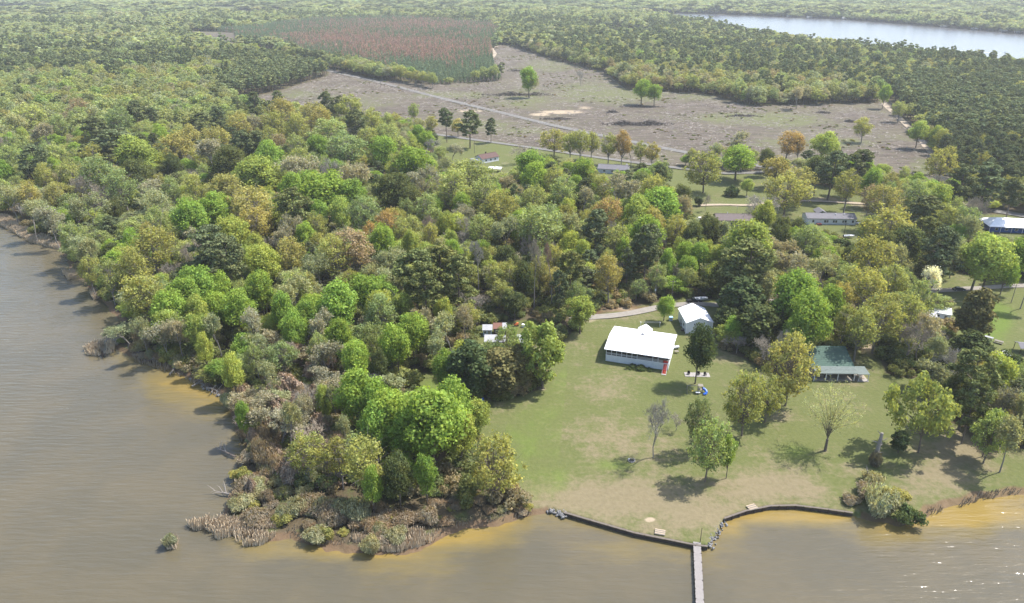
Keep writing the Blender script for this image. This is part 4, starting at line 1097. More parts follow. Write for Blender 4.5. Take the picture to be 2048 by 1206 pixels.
def plant_tree(t):
    fam, nme, words_, col = KIND[t['k']]
    if fam == 'bare' and t['h'] > 19.5: fam = 'tallbare'
    tr, cr = rnd.choice(MODELS[fam])
    e = empty(nme, (t['x'], t['y'], -.15), rnd.uniform(0, 6.28), lat(t, fam))
    tag(e, t['label'], {'shrub': 'shrub', 'pine_tree': 'pine tree', 'cedar_tree': 'cedar tree', 'bare_tree': 'bare tree'}.get(nme, 'tree'), GROUPS[nme])
    obj("trunk" if nme != 'shrub' else "stems", tr, e)
    c = obj("crown" if nme != 'shrub' else "foliage", cr, e)
    c["tint"] = [float(v) for v in jitter(col)]
for t in solo: plant_tree(t)

# the masses: one object each, spread with geometry nodes
def proto_collection(name, fams):
    col = bpy.data.collections.new(name)
    slots = {}
    i = 0
    for fam in fams:
        for tr, cr in MODELS[fam]:
            import bmesh
            bm = bmesh.new(); bm.from_mesh(tr); n = len(bm.faces)
            bm.from_mesh(cr)
            me = bpy.data.meshes.new(f"plant_{i:03d}")
            bm.faces.ensure_lookup_table()
            for j, f in enumerate(bm.faces): f.material_index = 0 if j < n else f.material_index + 1
            bm.to_mesh(me); bm.free()
            me.materials.append(tr.materials[0])
            for m in cr.materials: me.materials.append(m)
            col.objects.link(bpy.data.objects.new(f"plant_{i:03d}", me))
            slots.setdefault(fam, []).append(i); i += 1
    return col, slots
def scatter(name, label, cat, rows, fams, kind="stuff"):
    """rows: (x, y, z, fam, (sx, sy, sz), tint)"""
    col, slots = proto_collection(name + "_models", fams)
    me = bpy.data.meshes.new(name)
    me.from_pydata([(r[0], r[1], r[2]) for r in rows], [], [])
    n = len(rows)
    a = me.attributes.new('pick', 'INT', 'POINT'); a.data.foreach_set("value", np.array([rnd.choice(slots[r[3]]) for r in rows], np.int32))
    a = me.attributes.new('size', 'FLOAT_VECTOR', 'POINT'); a.data.foreach_set("vector", np.array([r[4] for r in rows], np.float32).ravel())
    a = me.attributes.new('turn', 'FLOAT', 'POINT'); a.data.foreach_set("value", R.uniform(0, 6.28, n).astype(np.float32))
    a = me.attributes.new('tint', 'FLOAT_COLOR', 'POINT'); a.data.foreach_set("color", np.array([(*r[5], 1) for r in rows], np.float32).ravel())
    o = tag(obj(name, me), label, cat, kind=kind)
    g = bpy.data.node_groups.new(name, 'GeometryNodeTree')
    g.interface.new_socket("Geometry", in_out='INPUT', socket_type='NodeSocketGeometry')
    g.interface.new_socket("Geometry", in_out='OUTPUT', socket_type='NodeSocketGeometry')
    N, L = g.nodes, g.links
    gi, go = N.new('NodeGroupInput'), N.new('NodeGroupOutput')
    ci = N.new('GeometryNodeCollectionInfo'); ci.inputs[0].default_value = col; ci.inputs[1].default_value = True; ci.inputs[2].default_value = True
    ip = N.new('GeometryNodeInstanceOnPoints'); ip.inputs['Pick Instance'].default_value = True
    def na(nm, ty):
        k = N.new('GeometryNodeInputNamedAttribute'); k.data_type = ty; k.inputs[0].default_value = nm; return k.outputs[0]
    cx = N.new('ShaderNodeCombineXYZ'); L.new(na('turn', 'FLOAT'), cx.inputs[2])
    L.new(gi.outputs[0], ip.inputs['Points']); L.new(ci.outputs[0], ip.inputs['Instance'])
    L.new(na('pick', 'INT'), ip.inputs['Instance Index']); L.new(na('size', 'FLOAT_VECTOR'), ip.inputs['Scale'])
    e2r = N.new('FunctionNodeEulerToRotation'); L.new(cx.outputs[0], e2r.inputs[0]); L.new(e2r.outputs[0], ip.inputs['Rotation'])
    L.new(ip.outputs[0], go.inputs[0])
    md = o.modifiers.new("spread", 'NODES'); md.node_group = g
    return o
def rows_of(lst): return [(t['x'], t['y'], -.15, KIND[t['k']][0], lat(t, KIND[t['k']][0]), jitter(KIND[t['k']][3])) for t in lst]
wood, low = [t for t in mass if t['name'] != 'shrub'], [t for t in mass if t['name'] == 'shrub']
fams = sorted({KIND[t['k']][0] for t in wood})
scatter("woodland", "dense spring woodland of mixed trees filling in behind the nearer crowns", "woodland", rows_of(wood), fams)
def far_rows(sel):
    out = []
    for i in np.nonzero(sel)[0]:
        k = str(fk[i]); f = KIND[k][0]; lod = 'mid' if fd[i] < 1000 else 'far'
        fam = lod + ('_pine' if f == 'pine' else '_dense' if (f == 'dense' or lod == 'far') else '_fuzzy')
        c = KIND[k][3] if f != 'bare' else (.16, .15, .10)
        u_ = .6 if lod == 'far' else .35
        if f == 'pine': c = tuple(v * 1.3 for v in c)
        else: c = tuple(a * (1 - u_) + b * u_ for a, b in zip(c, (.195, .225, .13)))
        Hm, Rm = SIZE[fam]
        s = fr[i] / Rm * (1.35 if lod == 'mid' else 1.7)
        out.append((fx[i, 0], fx[i, 1], -.1, fam, (s, s, fh[i] / Hm), jitter(c)))
    return out
mid = (fd >= 620) & (fd < 1200)
scatter("middle_forest", "mixed pine and hardwood forest around the felled ground and along the far lake", "forest", far_rows(mid), ['mid_dense', 'mid_fuzzy', 'mid_pine'])
scatter("far_forest", "hazy forest reaching to the horizon beyond the far lake", "forest", far_rows(fd >= 1200), ['far_dense', 'far_pine'])
# undergrowth below the nearer woods
U = stand(120, 420, 4.6); U = U[allowed(U)]
low_rows = [(p[0], p[1], -.1, 'shrub', (s * 1.15, s * 1.15, s), jitter(rnd.choice(((.14, .16, .065), (.19, .21, .08), (.21, .18, .11), (.13, .15, .06))))) for p in U for s in (rnd.uniform(.7, 1.7),)]
scatter("undergrowth", "low undergrowth on the floor of the lakeside woods", "undergrowth", low_rows + rows_of(low), ['shrub', 'thicket'])
# the young plantation: planted rows, a browned patch in its middle
lo, hi = PLANT.min(0), PLANT.max(0)
rx, ry = np.meshgrid(np.arange(lo[0], hi[0], 4.8), np.arange(lo[1], hi[1], 4.4))
PP = np.stack([rx.ravel(), ry.ravel()], 1) + R.uniform(-.7, .7, (rx.size, 2))
PP = PP[inside(PP, PLANT) & ~inside(PP, FIELD)]
pxx, pyy, _ = px(PP[:, 0], PP[:, 1])
redness = np.exp(-((pxx - 800) / 190) ** 2 - ((pyy - 100) / 24) ** 2) * 1.15 + np.exp(-((pxx - 830) / 200) ** 2 - ((pyy - 54) / 12) ** 2) * .8 + np.exp(-((pxx - 650) / 90) ** 2 - ((pyy - 80) / 14) ** 2) * .7
redness = np.clip(redness * 1.05 + (vnoise(PP, 35, 4) - .5) * .7 + (vnoise(PP, 12, 5) - .5) * .5, 0, 1) * (pyy < 142)
rows = []
for p, rd in zip(PP, redness):
    s = rnd.uniform(.65, 1.3)
    c = (.33, .225, .185) if rnd.random() < rd * .85 else (.165, .215, .135)
    rows.append((p[0], p[1], 0, 'young_pine', (s * 1.05, s * 1.05, s), jitter(c)))
scatter("pine_plantation", "young pine plantation in rows with a reddish-brown browned patch", "plantation", rows, ['young_pine'])
# ------------------------------------------------------------------ buildings
def window(parent, x, y, z, w, h, face='front', trim='white_paint', name='window'):
    """a framed window on a wall; face front: wall normal -y; side: normal +x or -x"""
    if face == 'front':
        f = box(name, trim, (w + .16, .1, h + .16), (x, y - .02, z), parent)
        o = box('pane', 'glass', (1, 1, 1), (0, -.3, 0), f); o.scale = (w / (w + .16), .6, h / (h + .16))
    else:
        s = 1 if face == 'east' else -1
        f = box(name, trim, (.1, w + .16, h + .16), (x + s * .02, y, z), parent)
        o = box('pane', 'glass', (1, 1, 1), (s * .3, 0, 0), f); o.scale = (.6, w / (w + .16), h / (h + .16))
    return f
def door(parent, x, y, z, w, h, mat='white_paint'):
    d = box('door', mat, (w, .1, h), (x, y - .04, z + h / 2), parent)
    k = box('handle', 'chrome', (1, 1, 1), (.36, -.8, 0), d); k.scale = (.07 / w, .8, .07 / h)
    return d
def gable_roof(parent, L, D, eave, ridge, over, mat, name='roof', th=.16, y0=0.0):
    a = D / 2 + over
    sl = (ridge - eave) / (D / 2)
    ze = eave - sl * over
    prof = [(y0 - a, ze), (y0, ridge), (y0 + a, ze), (y0 + a, ze + th), (y0, ridge + th), (y0 - a, ze + th)]
    r = prism(name, prof, 'x', -L / 2 - over, L / 2 + over, mat, parent)
    return r, math.atan(sl), ze
def gable_walls(parent, L, D, eave, ridge, mat, base=0.0):
    prof = [(-D / 2, base), (-D / 2, eave), (0, ridge - .02), (D / 2, eave), (D / 2, base)]
    return prism('wall', prof, 'x', -L / 2, L / 2, mat, parent)
def seams(roof, L, D, eave, ridge, over, mat, step, th=.16):
    """raised ribs of a metal roof"""
    sl = (ridge - eave) / (D / 2); ang = math.atan(sl)
    run = (D / 2 + over) / math.cos(ang)
    n = int((L + 2 * over) / step)
    for i in range(1, n):
        x = -L / 2 - over + i * (L + 2 * over) / n
        for s in (-1, 1):
            yc = s * (D / 2 + over) / 2
            zc = ridge - sl * abs(yc) + th + .02
            box('seam', mat, (.06, run, .05), (x, yc, zc), roof, (-s * ang, 0, 0))
def yaw(a, b): return math.atan2(b[1] - a[1], b[0] - a[0])

# the white-roofed house with the long screened porch
A, B = Vector(at(1211, 722)), Vector(at(1336, 741))
rz = yaw(A, B)
L, D = (B - A).length, 16.2
house = empty("porch_house", tuple((A + B) / 2 + Vector((-math.sin(rz), math.cos(rz), 0)) * D / 2), rz)
tag(house, "raised house with broad white metal roof, screened porch and red steps", "house")
fl, ev = 2.25, 4.55
box('skirt_wall', 'block_wall', (L, D, fl), (0, 0, fl / 2), house)
for i in range(1, 14):   # joints of the skirt panels
    box('skirt_batten', 'white_paint', (.08, .05, fl - .1), (-L / 2 + i * L / 14, -D / 2 - .02, fl / 2), house)
box('floor_band', 'white_paint', (L + .1, .16, .26), (0, -D / 2 - .03, fl + .05), house)
box('porch_floor', 'wood', (L - .1, 3.0, .1), (0, -D / 2 + 1.5, fl + .06), house)
gable_walls(house, L, D - 3.0, ev, 5.4, 'dark_red', fl).location = (0, 1.5, 0)
roof, ang, ze = gable_roof(house, L, D, ev, 5.65, .55, 'white_metal')
seams(roof, L, D, ev, 5.65, .55, 'white_metal', .9)
box('ridge_cap', 'white_metal', (L + 1.1, .5, .08), (0, 0, 5.85), roof)
# little back gable
g = prism('back_gable', [(-2.4, ev - .3), (0, 5.9), (2.4, ev - .3), (2.4, ev - .1), (0, 6.08), (-2.4, ev - .1)], 'y', D / 2 - 4.5, D / 2 + 2.6, 'white_metal', house, (-.2, 0, 0))
box('back_porch_wall', 'white_paint', (4.2, 2.2, ev - .4), (-.2, D / 2 + 1.2, (ev - .4) / 2), house)
bays = 12
for i in range(bays + 1):
    x = -L / 2 + .1 + i * (L - .2) / bays
    if i in (7, 8, 11): continue
    box('post', 'white_paint', (.14 if i < 6 else .18, .14, ev - fl - .15), (x, -D / 2 + .08, (fl + ev) / 2), house)
for i in range(6):
    x = -L / 2 + .1 + (i + .5) * (L - .2) / bays
    box('screen', 'dark', ((L - .2) / bays - .16, .03, ev - fl - .4), (x, -D / 2 + .1, (fl + ev) / 2), house)
box('screen_rail', 'white_paint', (L / 2, .1, .09), (-L / 4, -D / 2 + .05, fl + .62), house)
box('screen_rail', 'white_paint', (L / 2, .1, .09), (-L / 4, -D / 2 + .05, fl + .95), house)
for z in (.15, .55, 1.0):
    box('railing', 'white_paint', (L * .40, .08, .07), (L * .205, -D / 2 + .06, fl + z), house)
for i in range(28):
    box('baluster', 'white_paint', (.035, .035, .86), (L * .012 + i * L * .40 / 28, -D / 2 + .06, fl + .57), house)
box('header_beam', 'white_paint', (L, .16, .24), (0, -D / 2 + .07, ev - .2), house)
yi = -D / 2 + 3.0
window(house, -L * .30, yi, fl + 1.2, 1.4, 1.3); window(house, -L * .12, yi, fl + 1.2, 1.4, 1.3)
door(house, L * .10, yi, fl + .06, .95, 2.05); window(house, L * .24, yi, fl + 1.2, 1.9, 1.2); box('pale_panel', 'white_paint', (2.4, .06, 1.9), (L * .385, yi - .04, fl + 1.1), house)
for s in (-.3, 0, .3): window(house, L / 2, s * D, fl + 1.25, 1.1, 1.2, 'east')
for i in range(9):   # red steps
    box('step', 'red', (1.15, .34, .10), (L / 2 - .95, -D / 2 - .28 - i * .27, fl - .12 - i * .245), house)
for s in (-1, 1): box('stringer', 'white_paint', (.08, 3.3, .22), (L / 2 - .95 + s * .63, -D / 2 - 1.35, fl / 2 + .02), house, (math.atan2(fl, 2.5), 0, 0))
box('step_landing', 'concrete', (1.5, .7, .1), (L / 2 - .95, -D / 2 - 3.0, .05), house)
box('red_gate', 'red', (1.4, .06, .9), (L / 2 - .95, -D / 2 + .12, fl + .55), house)
# yard clutter at its gable end
def simple_box_thing(name, label, cat, bx, by, parts, rz=0.0, group=None):
    e = empty(name, at(bx, by), rz); tag(e, label, cat, group)
    for n, m, s, l in parts: box(n, m, s, l, e)
    return e
simple_box_thing("propane_tank", "white gas tank lying by the gable end of the white-roofed house", "gas tank", 1351, 698, [], .3)
tk = bpy.data.objects["propane_tank"]; t_ = Tubes(); t_.tube([(-1.25, 0, .75), (-1.1, 0, .75), (1.1, 0, .75), (1.25, 0, .75)], [.25, .48, .48, .25], 12); obj('tank', t_.build('tank', 'white_paint'), tk)
box('foot', 'dark_wood', (.15, .7, .3), (-.7, 0, .15), tk); box('foot', 'dark_wood', (.15, .7, .3), (.7, 0, .15), tk); box('valve_cover', 'grey_metal', (.25, .25, .18), (0, 0, 1.28), tk)
simple_box_thing("patio_table", "small dark patio table beside the white gas tank", "table", 1353, 706, [('top', 'wood', (1.3, .9, .06), (0, 0, .72))] + [('leg', 'dark_wood', (.07, .07, .7), (x, y, .35)) for x in (-.55, .55) for y in (-.35, .35)])
simple_box_thing("utility_bin", "blue bin with pale lid by the small round green tree", "bin", 1341, 641, [('body', 'blue_grey', (1.2, 1.1, 1.35), (0, 0, .68)), ('lid', 'pale_blue', (1.3, 1.2, .14), (0, 0, 1.42)), ('handle', 'grey_metal', (.6, .06, .06), (0, -.63, 1.2))])
fen = empty("clothesline", at(1300, 655)); tag(fen, "white clothesline frame between the white-roofed house and the drive", "clothesline")
for x in (-3.4, 3.4):
    cyl('post', 'white_paint', .06, 2.1, (x, 0, 0), fen); box('crossbar', 'white_paint', (.07, 1.4, .07), (x, 0, 2.05), fen)
for y in (-.5, 0, .5): box('line', 'white_paint', (6.8, .02, .02), (0, y, 2.08), fen)

# the white metal workshop
W, Dp = 9.0, 11.6
sh = empty("workshop", (64.6, 226.4 + Dp / 2, 0), math.radians(1.5) - math.pi / 2 + math.pi / 2)
tag(sh, "white metal workshop with gable roof beside the gravel drive", "workshop")
e_, r_ = 4.35, 6.15
prism('wall', [(-W / 2, 0), (-W / 2, e_), (0, r_ - .02), (W / 2, e_), (W / 2, 0)], 'y', -Dp / 2, Dp / 2, 'white_paint', sh)
sl = (r_ - e_) / (W / 2); ov = .35
wr = prism('roof', [(-W / 2 - ov, e_ - sl * ov), (0, r_), (W / 2 + ov, e_ - sl * ov), (W / 2 + ov, e_ - sl * ov + .12), (0, r_ + .12), (-W / 2 - ov, e_ - sl * ov + .12)], 'y', -Dp / 2 - ov, Dp / 2 + ov, 'white_metal', sh)
for i in range(1, 13):
    y = -Dp / 2 - ov + i * (Dp + 2 * ov) / 13
    for s in (-1, 1): box('seam', 'white_metal', ((W / 2 + ov) / math.cos(math.atan(sl)), .05, .05), (s * (W / 2 + ov) / 2, y, r_ - sl * (W / 2 + ov) / 2 + .14), wr, (0, s * math.atan(sl), 0))
for i in range(3): window(sh, -1.75 + i * .72, -Dp / 2, 3.75, .5, .42)
for s in (-1, 1): box('corner_trim', 'white_metal', (.16, .16, e_), (s * (W / 2 + .02), -Dp / 2 - .02, e_ / 2), sh)
box('side_door', 'grey_metal', (.08, 1.0, 2.1), (-W / 2 - .03, 1.6, 1.05), sh); box('side_window', 'glass', (.08, 1.0, .9), (-W / 2 - .03, -2.2, 1.9), sh)
box('base_course', 'concrete', (W + .1, Dp + .1, .3), (0, 0, .13), sh)
for i, (bx, by, m, s) in enumerate(((1364, 652, 'grey_metal', (1.1, .8, 1.1)), (1366, 662, 'dark_wood', (1.4, .7, .8)))):
    simple_box_thing("storage_crate", ("grey metal crate against the workshop's shaded side wall", "low dark timber crate near the workshop's front corner")[i], "crate", bx, by, [('body', m, s, (0, 0, s[2] / 2)), ('lid', 'wood', (s[0] + .1, s[1] + .1, .08), (0, 0, s[2] + .04)), ('strap', 'black', (.08, s[1] + .12, s[2] + .1), (.2, 0, s[2] / 2 + .05))], .2)

# the green-roofed cabin
cb = empty("cabin", (99.2, 202.6, 0), math.radians(-1.4)); tag(cb, "green-roofed cabin with white porch posts and a side awning", "cabin")
cw, cd = 13.4, 9.6
prism('wall', [(-5, 0), (-5, 3.3), (3.4, 5.75), (6.2, 4.2), (6.2, 0)], 'x', -cw / 2 + .3, cw / 2 - .3, 'tan_wall', cb)
for p, q, m, nm in (((-5.35, 3.3), (3.4, 5.95), 'green_roof', 'roof'), ((6.6, 4.1), (3.4, 5.95), 'green_roof', 'rear_roof'), ((-8.6, 2.75), (-5.3, 3.42), 'green_roof_pale', 'porch_roof')):
    o = prism(nm, [p, q, (q[0], q[1] + .14), (p[0], p[1] + .14)], 'x', -cw / 2 + (0.5 if nm == 'porch_roof' else 0), cw / 2 - (.2 if nm == 'porch_roof' else 0), m, cb)
    if nm != 'porch_roof': n_c = 12
    else: n_c = 5
    for i in range(1, n_c):   # lifted lower edges of the shingle courses
        t = i / n_c
        y, z = p[0] + (q[0] - p[0]) * t, p[1] + (q[1] - p[1]) * t
        box('shingle_course', m, (cw - .8, .12, .03), (0.1, y, z + .155), o, (math.atan2(q[1] - p[1], q[0] - p[0]), 0, 0))
for x in (-2.2, 1.2): cyl('vent_pipe', 'grey_metal', .09, .5, (x, 2.6, 5.75), cb, sides=8)
box('porch_floor', 'wood', (cw - .8, 3.4, .35), (0, -6.7, .2), cb)
for i, x in enumerate((-6.2, -2.7, .9, 5.9)): box('post', 'white_paint', (.2, .2, 2.75), (x - .1, -8.3, 1.45), cb)
door(cb, -.2, -5.02, .35, .95, 2.0, 'white_paint'); window(cb, -3.6, -5.02, 1.7, 1.5, 1.1); window(cb, 3.2, -5.02, 1.75, .7, .8); window(cb, 4.3, -5.02, 1.75, .7, .8)
box('bench', 'wood', (1.8, .5, .45), (-3.4, -6.0, .6), cb)
# side awning
aw = prism('awning_roof', [(-8.5, 2.5), (-4.0, 2.85), (-4.0, 2.95), (-8.5, 2.6)], 'x', cw / 2 + .02, cw / 2 + 3.6, 'green_roof_pale', cb)
for x, y in ((7.3, -8.2), (10.1, -8.2), (10.1, -4.4)): box('awning_post', 'white_paint', (.15, .15, 2.6), (x, y, 1.3), cb)
box('awning_slab', 'concrete', (3.6, 4.4, .12), (8.6, -6.3, .06), cb)
lum = empty("leaning_lumber", (107.5, 196.6, .1), .3); tag(lum, "pale boards leaning under the cabin's side awning", "lumber")
for i in range(5): box('board', 'fresh_wood', (.25, 3.6, .06), (-.8 + i * .38, 0, 1.0 + .05 * i), lum, (.55, .0, .12 * (i - 2)))
can = empty("canoe", (106.4, 198.2, 0), .9); tag(can, "dark green canoe propped beside the boards under the awning", "canoe")
V, Fc = [], []
for i in range(9):
    t = i / 8 * 2 - 1; w = .45 * math.sqrt(max(0, 1 - t * t)) + .02
    for a in range(5):
        th = math.pi * a / 4
        V.append((t * 2.3, math.cos(th) * w, 1.7 - math.sin(th) * .42 * (1 - .3 * t * t) + .15 * t * t))
for i in range(8):
    for a in range(4): Fc.append((i * 5 + a, i * 5 + a + 1, i * 5 + a + 6, i * 5 + a + 5))
hm = obj('hull', mesh('canoe_hull', V, Fc, 'green_roof'), can); sm = hm.modifiers.new('thick', 'SOLIDIFY'); sm.thickness = .05
box('seat', 'wood', (.25, .8, .04), (-1.0, 0, 1.72), can); box('seat', 'wood', (.25, .8, .04), (1.0, 0, 1.72), can); box('trestle', 'dark_wood', (.12, .8, 1.3), (-1.1, 0, .65), can); box('trestle', 'dark_wood', (.12, .8, 1.3), (1.1, 0, .65), can)

# tin sheds and trailer in the grove
def shed(name, label, bx, by, w, d, h1, h2, wall, roofm, rz=0.0, roof2=None, win=1, cat='shed'):
    e = empty(name, at(bx, by), rz); tag(e, label, cat)
    prism('wall', [(-d / 2, 0), (-d / 2, h1), (d / 2, h2), (d / 2, 0)], 'x', -w / 2, w / 2, wall, e)
    if roof2:
        for x0, x1, m, n_ in ((-w / 2 - .25, w * .18, roofm, 'roof_sheet'), (w * .18 + .02, w / 2 + .25, roof2, 'roof_sheet')):
            prism(n_, [(-d / 2 - .3, h1), (d / 2 + .3, h2 + .06), (d / 2 + .3, h2 + .14), (-d / 2 - .3, h1 + .08)], 'x', x0, x1, m, e)
    else:
        rf = prism('roof', [(-d / 2 - .3, h1), (d / 2 + .3, h2 + .06), (d / 2 + .3, h2 + .14), (-d / 2 - .3, h1 + .08)], 'x', -w / 2 - .25, w / 2 + .25, roofm, e)
        for i in range(1, int(w / 1.1)):
            box('seam', roofm, (.06, math.hypot(d + .6, h2 - h1), .04), (-w / 2 + i * 1.1, 0, (h1 + h2) / 2 + .13), rf, (math.atan2(h2 - h1 + .06, d + .6), 0, 0))
    door(e, w * .22, -d / 2, .05, .85, 1.9, 'wood')
    for i in range(win): window(e, -w * .25 + i * 1.6, -d / 2, 1.5, .8, .7)
    return e
shed("tool_shed", "small shed with white tin roof behind the trailer in the grove", 975, 668, 3.0, 3.0, 2.3, 2.7, 'blue_grey', 'tin')
shed("tin_shed", "shed with half rusty red, half white tin roof", 1000, 666, 4.4, 3.0, 2.4, 3.0, 'dark_wood', 'rust', roof2='tin')
shed("old_trailer", "blue-grey trailer with white tin roof hidden in the grove", 990, 696, 6.6, 4.2, 3.4, 3.7, 'blue_grey', 'tin', win=2, cat='trailer')
cp = empty("carport", at(1052, 690), .35); tag(cp, "white tin carport roof glimpsed behind the yellow-green lawn-edge tree", "carport")
prism('roof', [(-2.6, 2.5), (2.6, 3.0), (2.6, 3.1), (-2.6, 2.6)], 'x', -2.8, 2.8, 'tin', cp)
for x in (-2.6, 2.6):
    for y in (-2.4, 2.4): box('post', 'wood', (.14, .14, 2.6), (x, y, 1.25), cp)
simple_box_thing("lawn_tractor", "small orange garden tractor on grass behind the tin sheds", "tractor", 1032, 652, [('body', 'orange', (1.5, .8, .55), (0, 0, .65)), ('hood', 'orange', (.7, .6, .35), (.55, 0, 1.0)), ('seat', 'black', (.45, .5, .4), (-.45, 0, 1.1))] + [('wheel', 'rubber', (.5, .2, .5), (x, y, .25)) for x in (-.55, .55) for y in (-.45, .45)], .4)
simple_box_thing("chest_freezer", "white and black appliance standing on grass near the carport", "appliance", 1048, 654, [('body', 'white_paint', (1.5, .8, 1.0), (0, 0, .5)), ('lid', 'white_metal', (1.54, .84, .12), (0, 0, 1.06)), ('base', 'black', (1.4, .7, .1), (0, 0, .03))], -.3)

# houses farther off
def far_house(name, label, bx, by, rz, L, D, eave, ridge, wall, roofm, wins, cat='house', over=.4, courses=0):
    e = empty(name, at(bx, by), rz); tag(e, label, cat)
    gable_walls(e, L, D, eave, ridge, wall, 0)
    r, a, z = gable_roof(e, L, D, eave, ridge, over, roofm)
    box('ridge_cap', roofm, (L + 2 * over, .4, .08), (0, 0, ridge + .17), r)
    for x, w, h in wins: window(e, x, -D / 2, eave * .55, w, h)
    return e
mh = far_house("ranch_house", "white house with maroon shingle roof on the lawn below three pines", 974, 322, math.radians(38), 13.5, 8.0, 3.0, 5.0, 'white_paint', 'maroon_roof', [(-3.6, 1.2, 1.1), (.2, 1.2, 1.1), (3.8, 1.2, 1.1)])
box('chimney', 'dark_wood', (.7, .7, 1.6), (.5, 2.0, 5.0), mh)
lean = prism('side_porch_roof', [(-3.5, 2.4), (3.5, 2.4), (3.5, 2.55), (-3.5, 2.55)], 'x', -11.5, -7.2, 'grey_metal', mh)
for x in (-11.2, -8.0):
    for y in (-3.2, 3.2): box('porch_post', 'white_paint', (.15, .15, 2.4), (x, y, 1.2), mh)
cpt = empty("carport_shelter", at(991, 343), math.radians(-15)); tag(cpt, "small white-roofed carport below the maroon-roofed house", "carport")
prism('roof', [(-2.6, 2.3), (0, 3.0), (2.6, 2.3), (2.6, 2.4), (0, 3.12), (-2.6, 2.4)], 'x', -4.2, 4.2, 'white_metal', cpt)
for x in (-3.9, 3.9):
    for y in (-2.4, 2.4): box('post', 'grey_metal', (.12, .12, 2.3), (x, y, 1.15), cpt)
gh = far_house("low_house", "low grey-roofed house under the lane tree row", 1226, 344, math.radians(-14), 18, 8.5, 2.8, 4.6, 'pale_wall', 'grey_roof', [(-5, 1.4, 1.0), (0, 1.4, 1.0), (5, 1.4, 1.0)])
ws = far_house("gable_shed", "little white shed with sharp gable at the end of the grey house", 1252, 343, math.radians(75), 4.6, 3.4, 2.6, 4.3, 'white_paint', 'grey_roof', [(0, .8, .8)], cat='shed', over=.2)
bh = far_house("brown_house", "brown-roofed tan house half hidden by bare tree and shrubs", 1480, 447, math.radians(-3), 25, 9.0, 3.0, 4.9, 'tan_wall', 'brown_roof', [(-8.6, 1.1, 1.2), (-5.2, 1.1, 1.2), (0, 1.4, 1.2), (5, 1.1, 1.2)])
cyl('flue', 'white_metal', .15, 1.0, (-6.5, 1.5, 4.4), bh); cyl('antenna_pole', 'grey_metal', .05, 4.5, (-1.5, 3, 3.5), bh, sides=6)
mo = far_house("mobile_home", "long white mobile home with dark grey roof and paired windows", 1656, 444, math.radians(-2.5), 23.5, 8.6, 3.2, 4.6, 'white_paint', 'grey_roof', [(-9, .9, 1.2), (-3.2, .9, 1.2), (-2.0, .9, 1.2), (1.0, .9, 1.2), (2.2, .9, 1.2), (5.6, .9, 1.2), (6.8, .9, 1.2), (10.3, .9, 1.2)], cat='mobile home')
prism('porch_gable', [(-2.6, 4.2), (0, 5.6), (2.6, 4.2), (2.6, 4.35), (0, 5.75), (-2.6, 4.35)], 'y', 0, 6.8, 'grey_roof', mo, (-3.4, 0, 0))
box('skirting', 'pale_wall', (23.6, 8.7, .5), (0, 0, .25), mo); box('step_deck', 'dark_red', (2.4, 1.8, .9), (-6.3, -5.0, .45), mo)
for x in (2.4, 6.6): cyl('roof_vent', 'white_paint', .22, .5, (x, -1.5, 4.35), mo, sides=8)
bl = empty("blue_building", at(2018, 462), math.radians(-8)); tag(bl, "long blue building under a bright white hipped metal roof", "building")
box('wall', 'blue_wall', (24, 12, 2.9), (2, 3.5, 1.45), bl)
hv = [(-11, -3.6, 2.9), (15, -3.6, 2.9), (15, 10.6, 2.9), (-11, 10.6, 2.9), (-5.5, 3.5, 5.6), (15, 3.5, 5.3)]
obj('roof', mesh('hip_roof', [(x, y, z + .0) for x, y, z in hv] , [(0, 1, 5, 4), (2, 3, 4, 5), (3, 0, 4), (1, 2, 5), (0, 3, 2, 1)], 'white_metal'), bl)
for i in range(5): window(bl, -7 + i * 4.4, -2.5, 1.5, 1.2, 1.0)
door(bl, 11, -2.5, .05, 1.0, 2.0)
for i in range(6): box('eave_post', 'white_paint', (.14, .14, 2.9), (-10.5 + i * 4.9, -3.3, 1.45), bl)
# pale sheds and clutter across the drive from the meadow
shed("open_shed", "pale tin-roofed shed furthest from the meadow behind olive trees", 1848, 640, 6.5, 5.5, 2.6, 3.0, 'pale_wall', 'tin', -.35)
shed("white_shed", "bright white tin-roofed shed next to the bronze-topped evergreen", 1882, 635, 5.2, 4.6, 2.6, 3.1, 'white_paint', 'white_metal', -.45)
az = empty("azalea_bush", at(1862, 662)); tag(az, "pink-flowering bush among the pale sheds", "bush")
tr_, cr_ = MODELS['shrub'][1]; obj('stems', tr_, az).scale = (.75, .75, .6); c_ = obj('foliage', cr_, az); c_.scale = (.75, .75, .6); c_["tint"] = [.42, .06, .17]
shel = empty("picnic_shelter", at(2052, 705), -.2); tag(shel, "grey-roofed picnic shelter at the meadow edge", "shelter")
prism('roof', [(-2.6, 2.4), (0, 3.3), (2.6, 2.4), (2.6, 2.5), (0, 3.42), (-2.6, 2.5)], 'x', -3.2, 3.2, 'grey_roof', shel)
for x in (-2.9, 2.9):
    for y in (-2.3, 2.3): box('post', 'dark_wood', (.15, .15, 2.4), (x, y, 1.2), shel)
def bench_table(name, label, bx, by, rz, m='tin'):
    e = empty(name, at(bx, by), rz); tag(e, label, 'picnic table', 'picnic tables on the meadow')
    for i in range(4): box('top_board', m, (2.6, .28, .06), (0, -.48 + i * .32, .78), e)
    for s in (-1, 1):
        box('seat_board', m, (2.6, .3, .06), (0, s * 1.0, .46), e)
        for x in (-.95, .95): box('leg', 'dark_wood', (.1, .12, .95), (x, s * .45, .38), e, (s * .5, 0, 0))
        box('brace', 'dark_wood', (.1, 2.0, .1), (s * .95, 0, .42), e)
bench_table("picnic_table", "silvery picnic table on the meadow, further from the shelter", 1977, 678, -.75)
bench_table("picnic_table", "brown picnic table on the meadow, closer to the shelter", 1997, 686, -.75, 'wood')
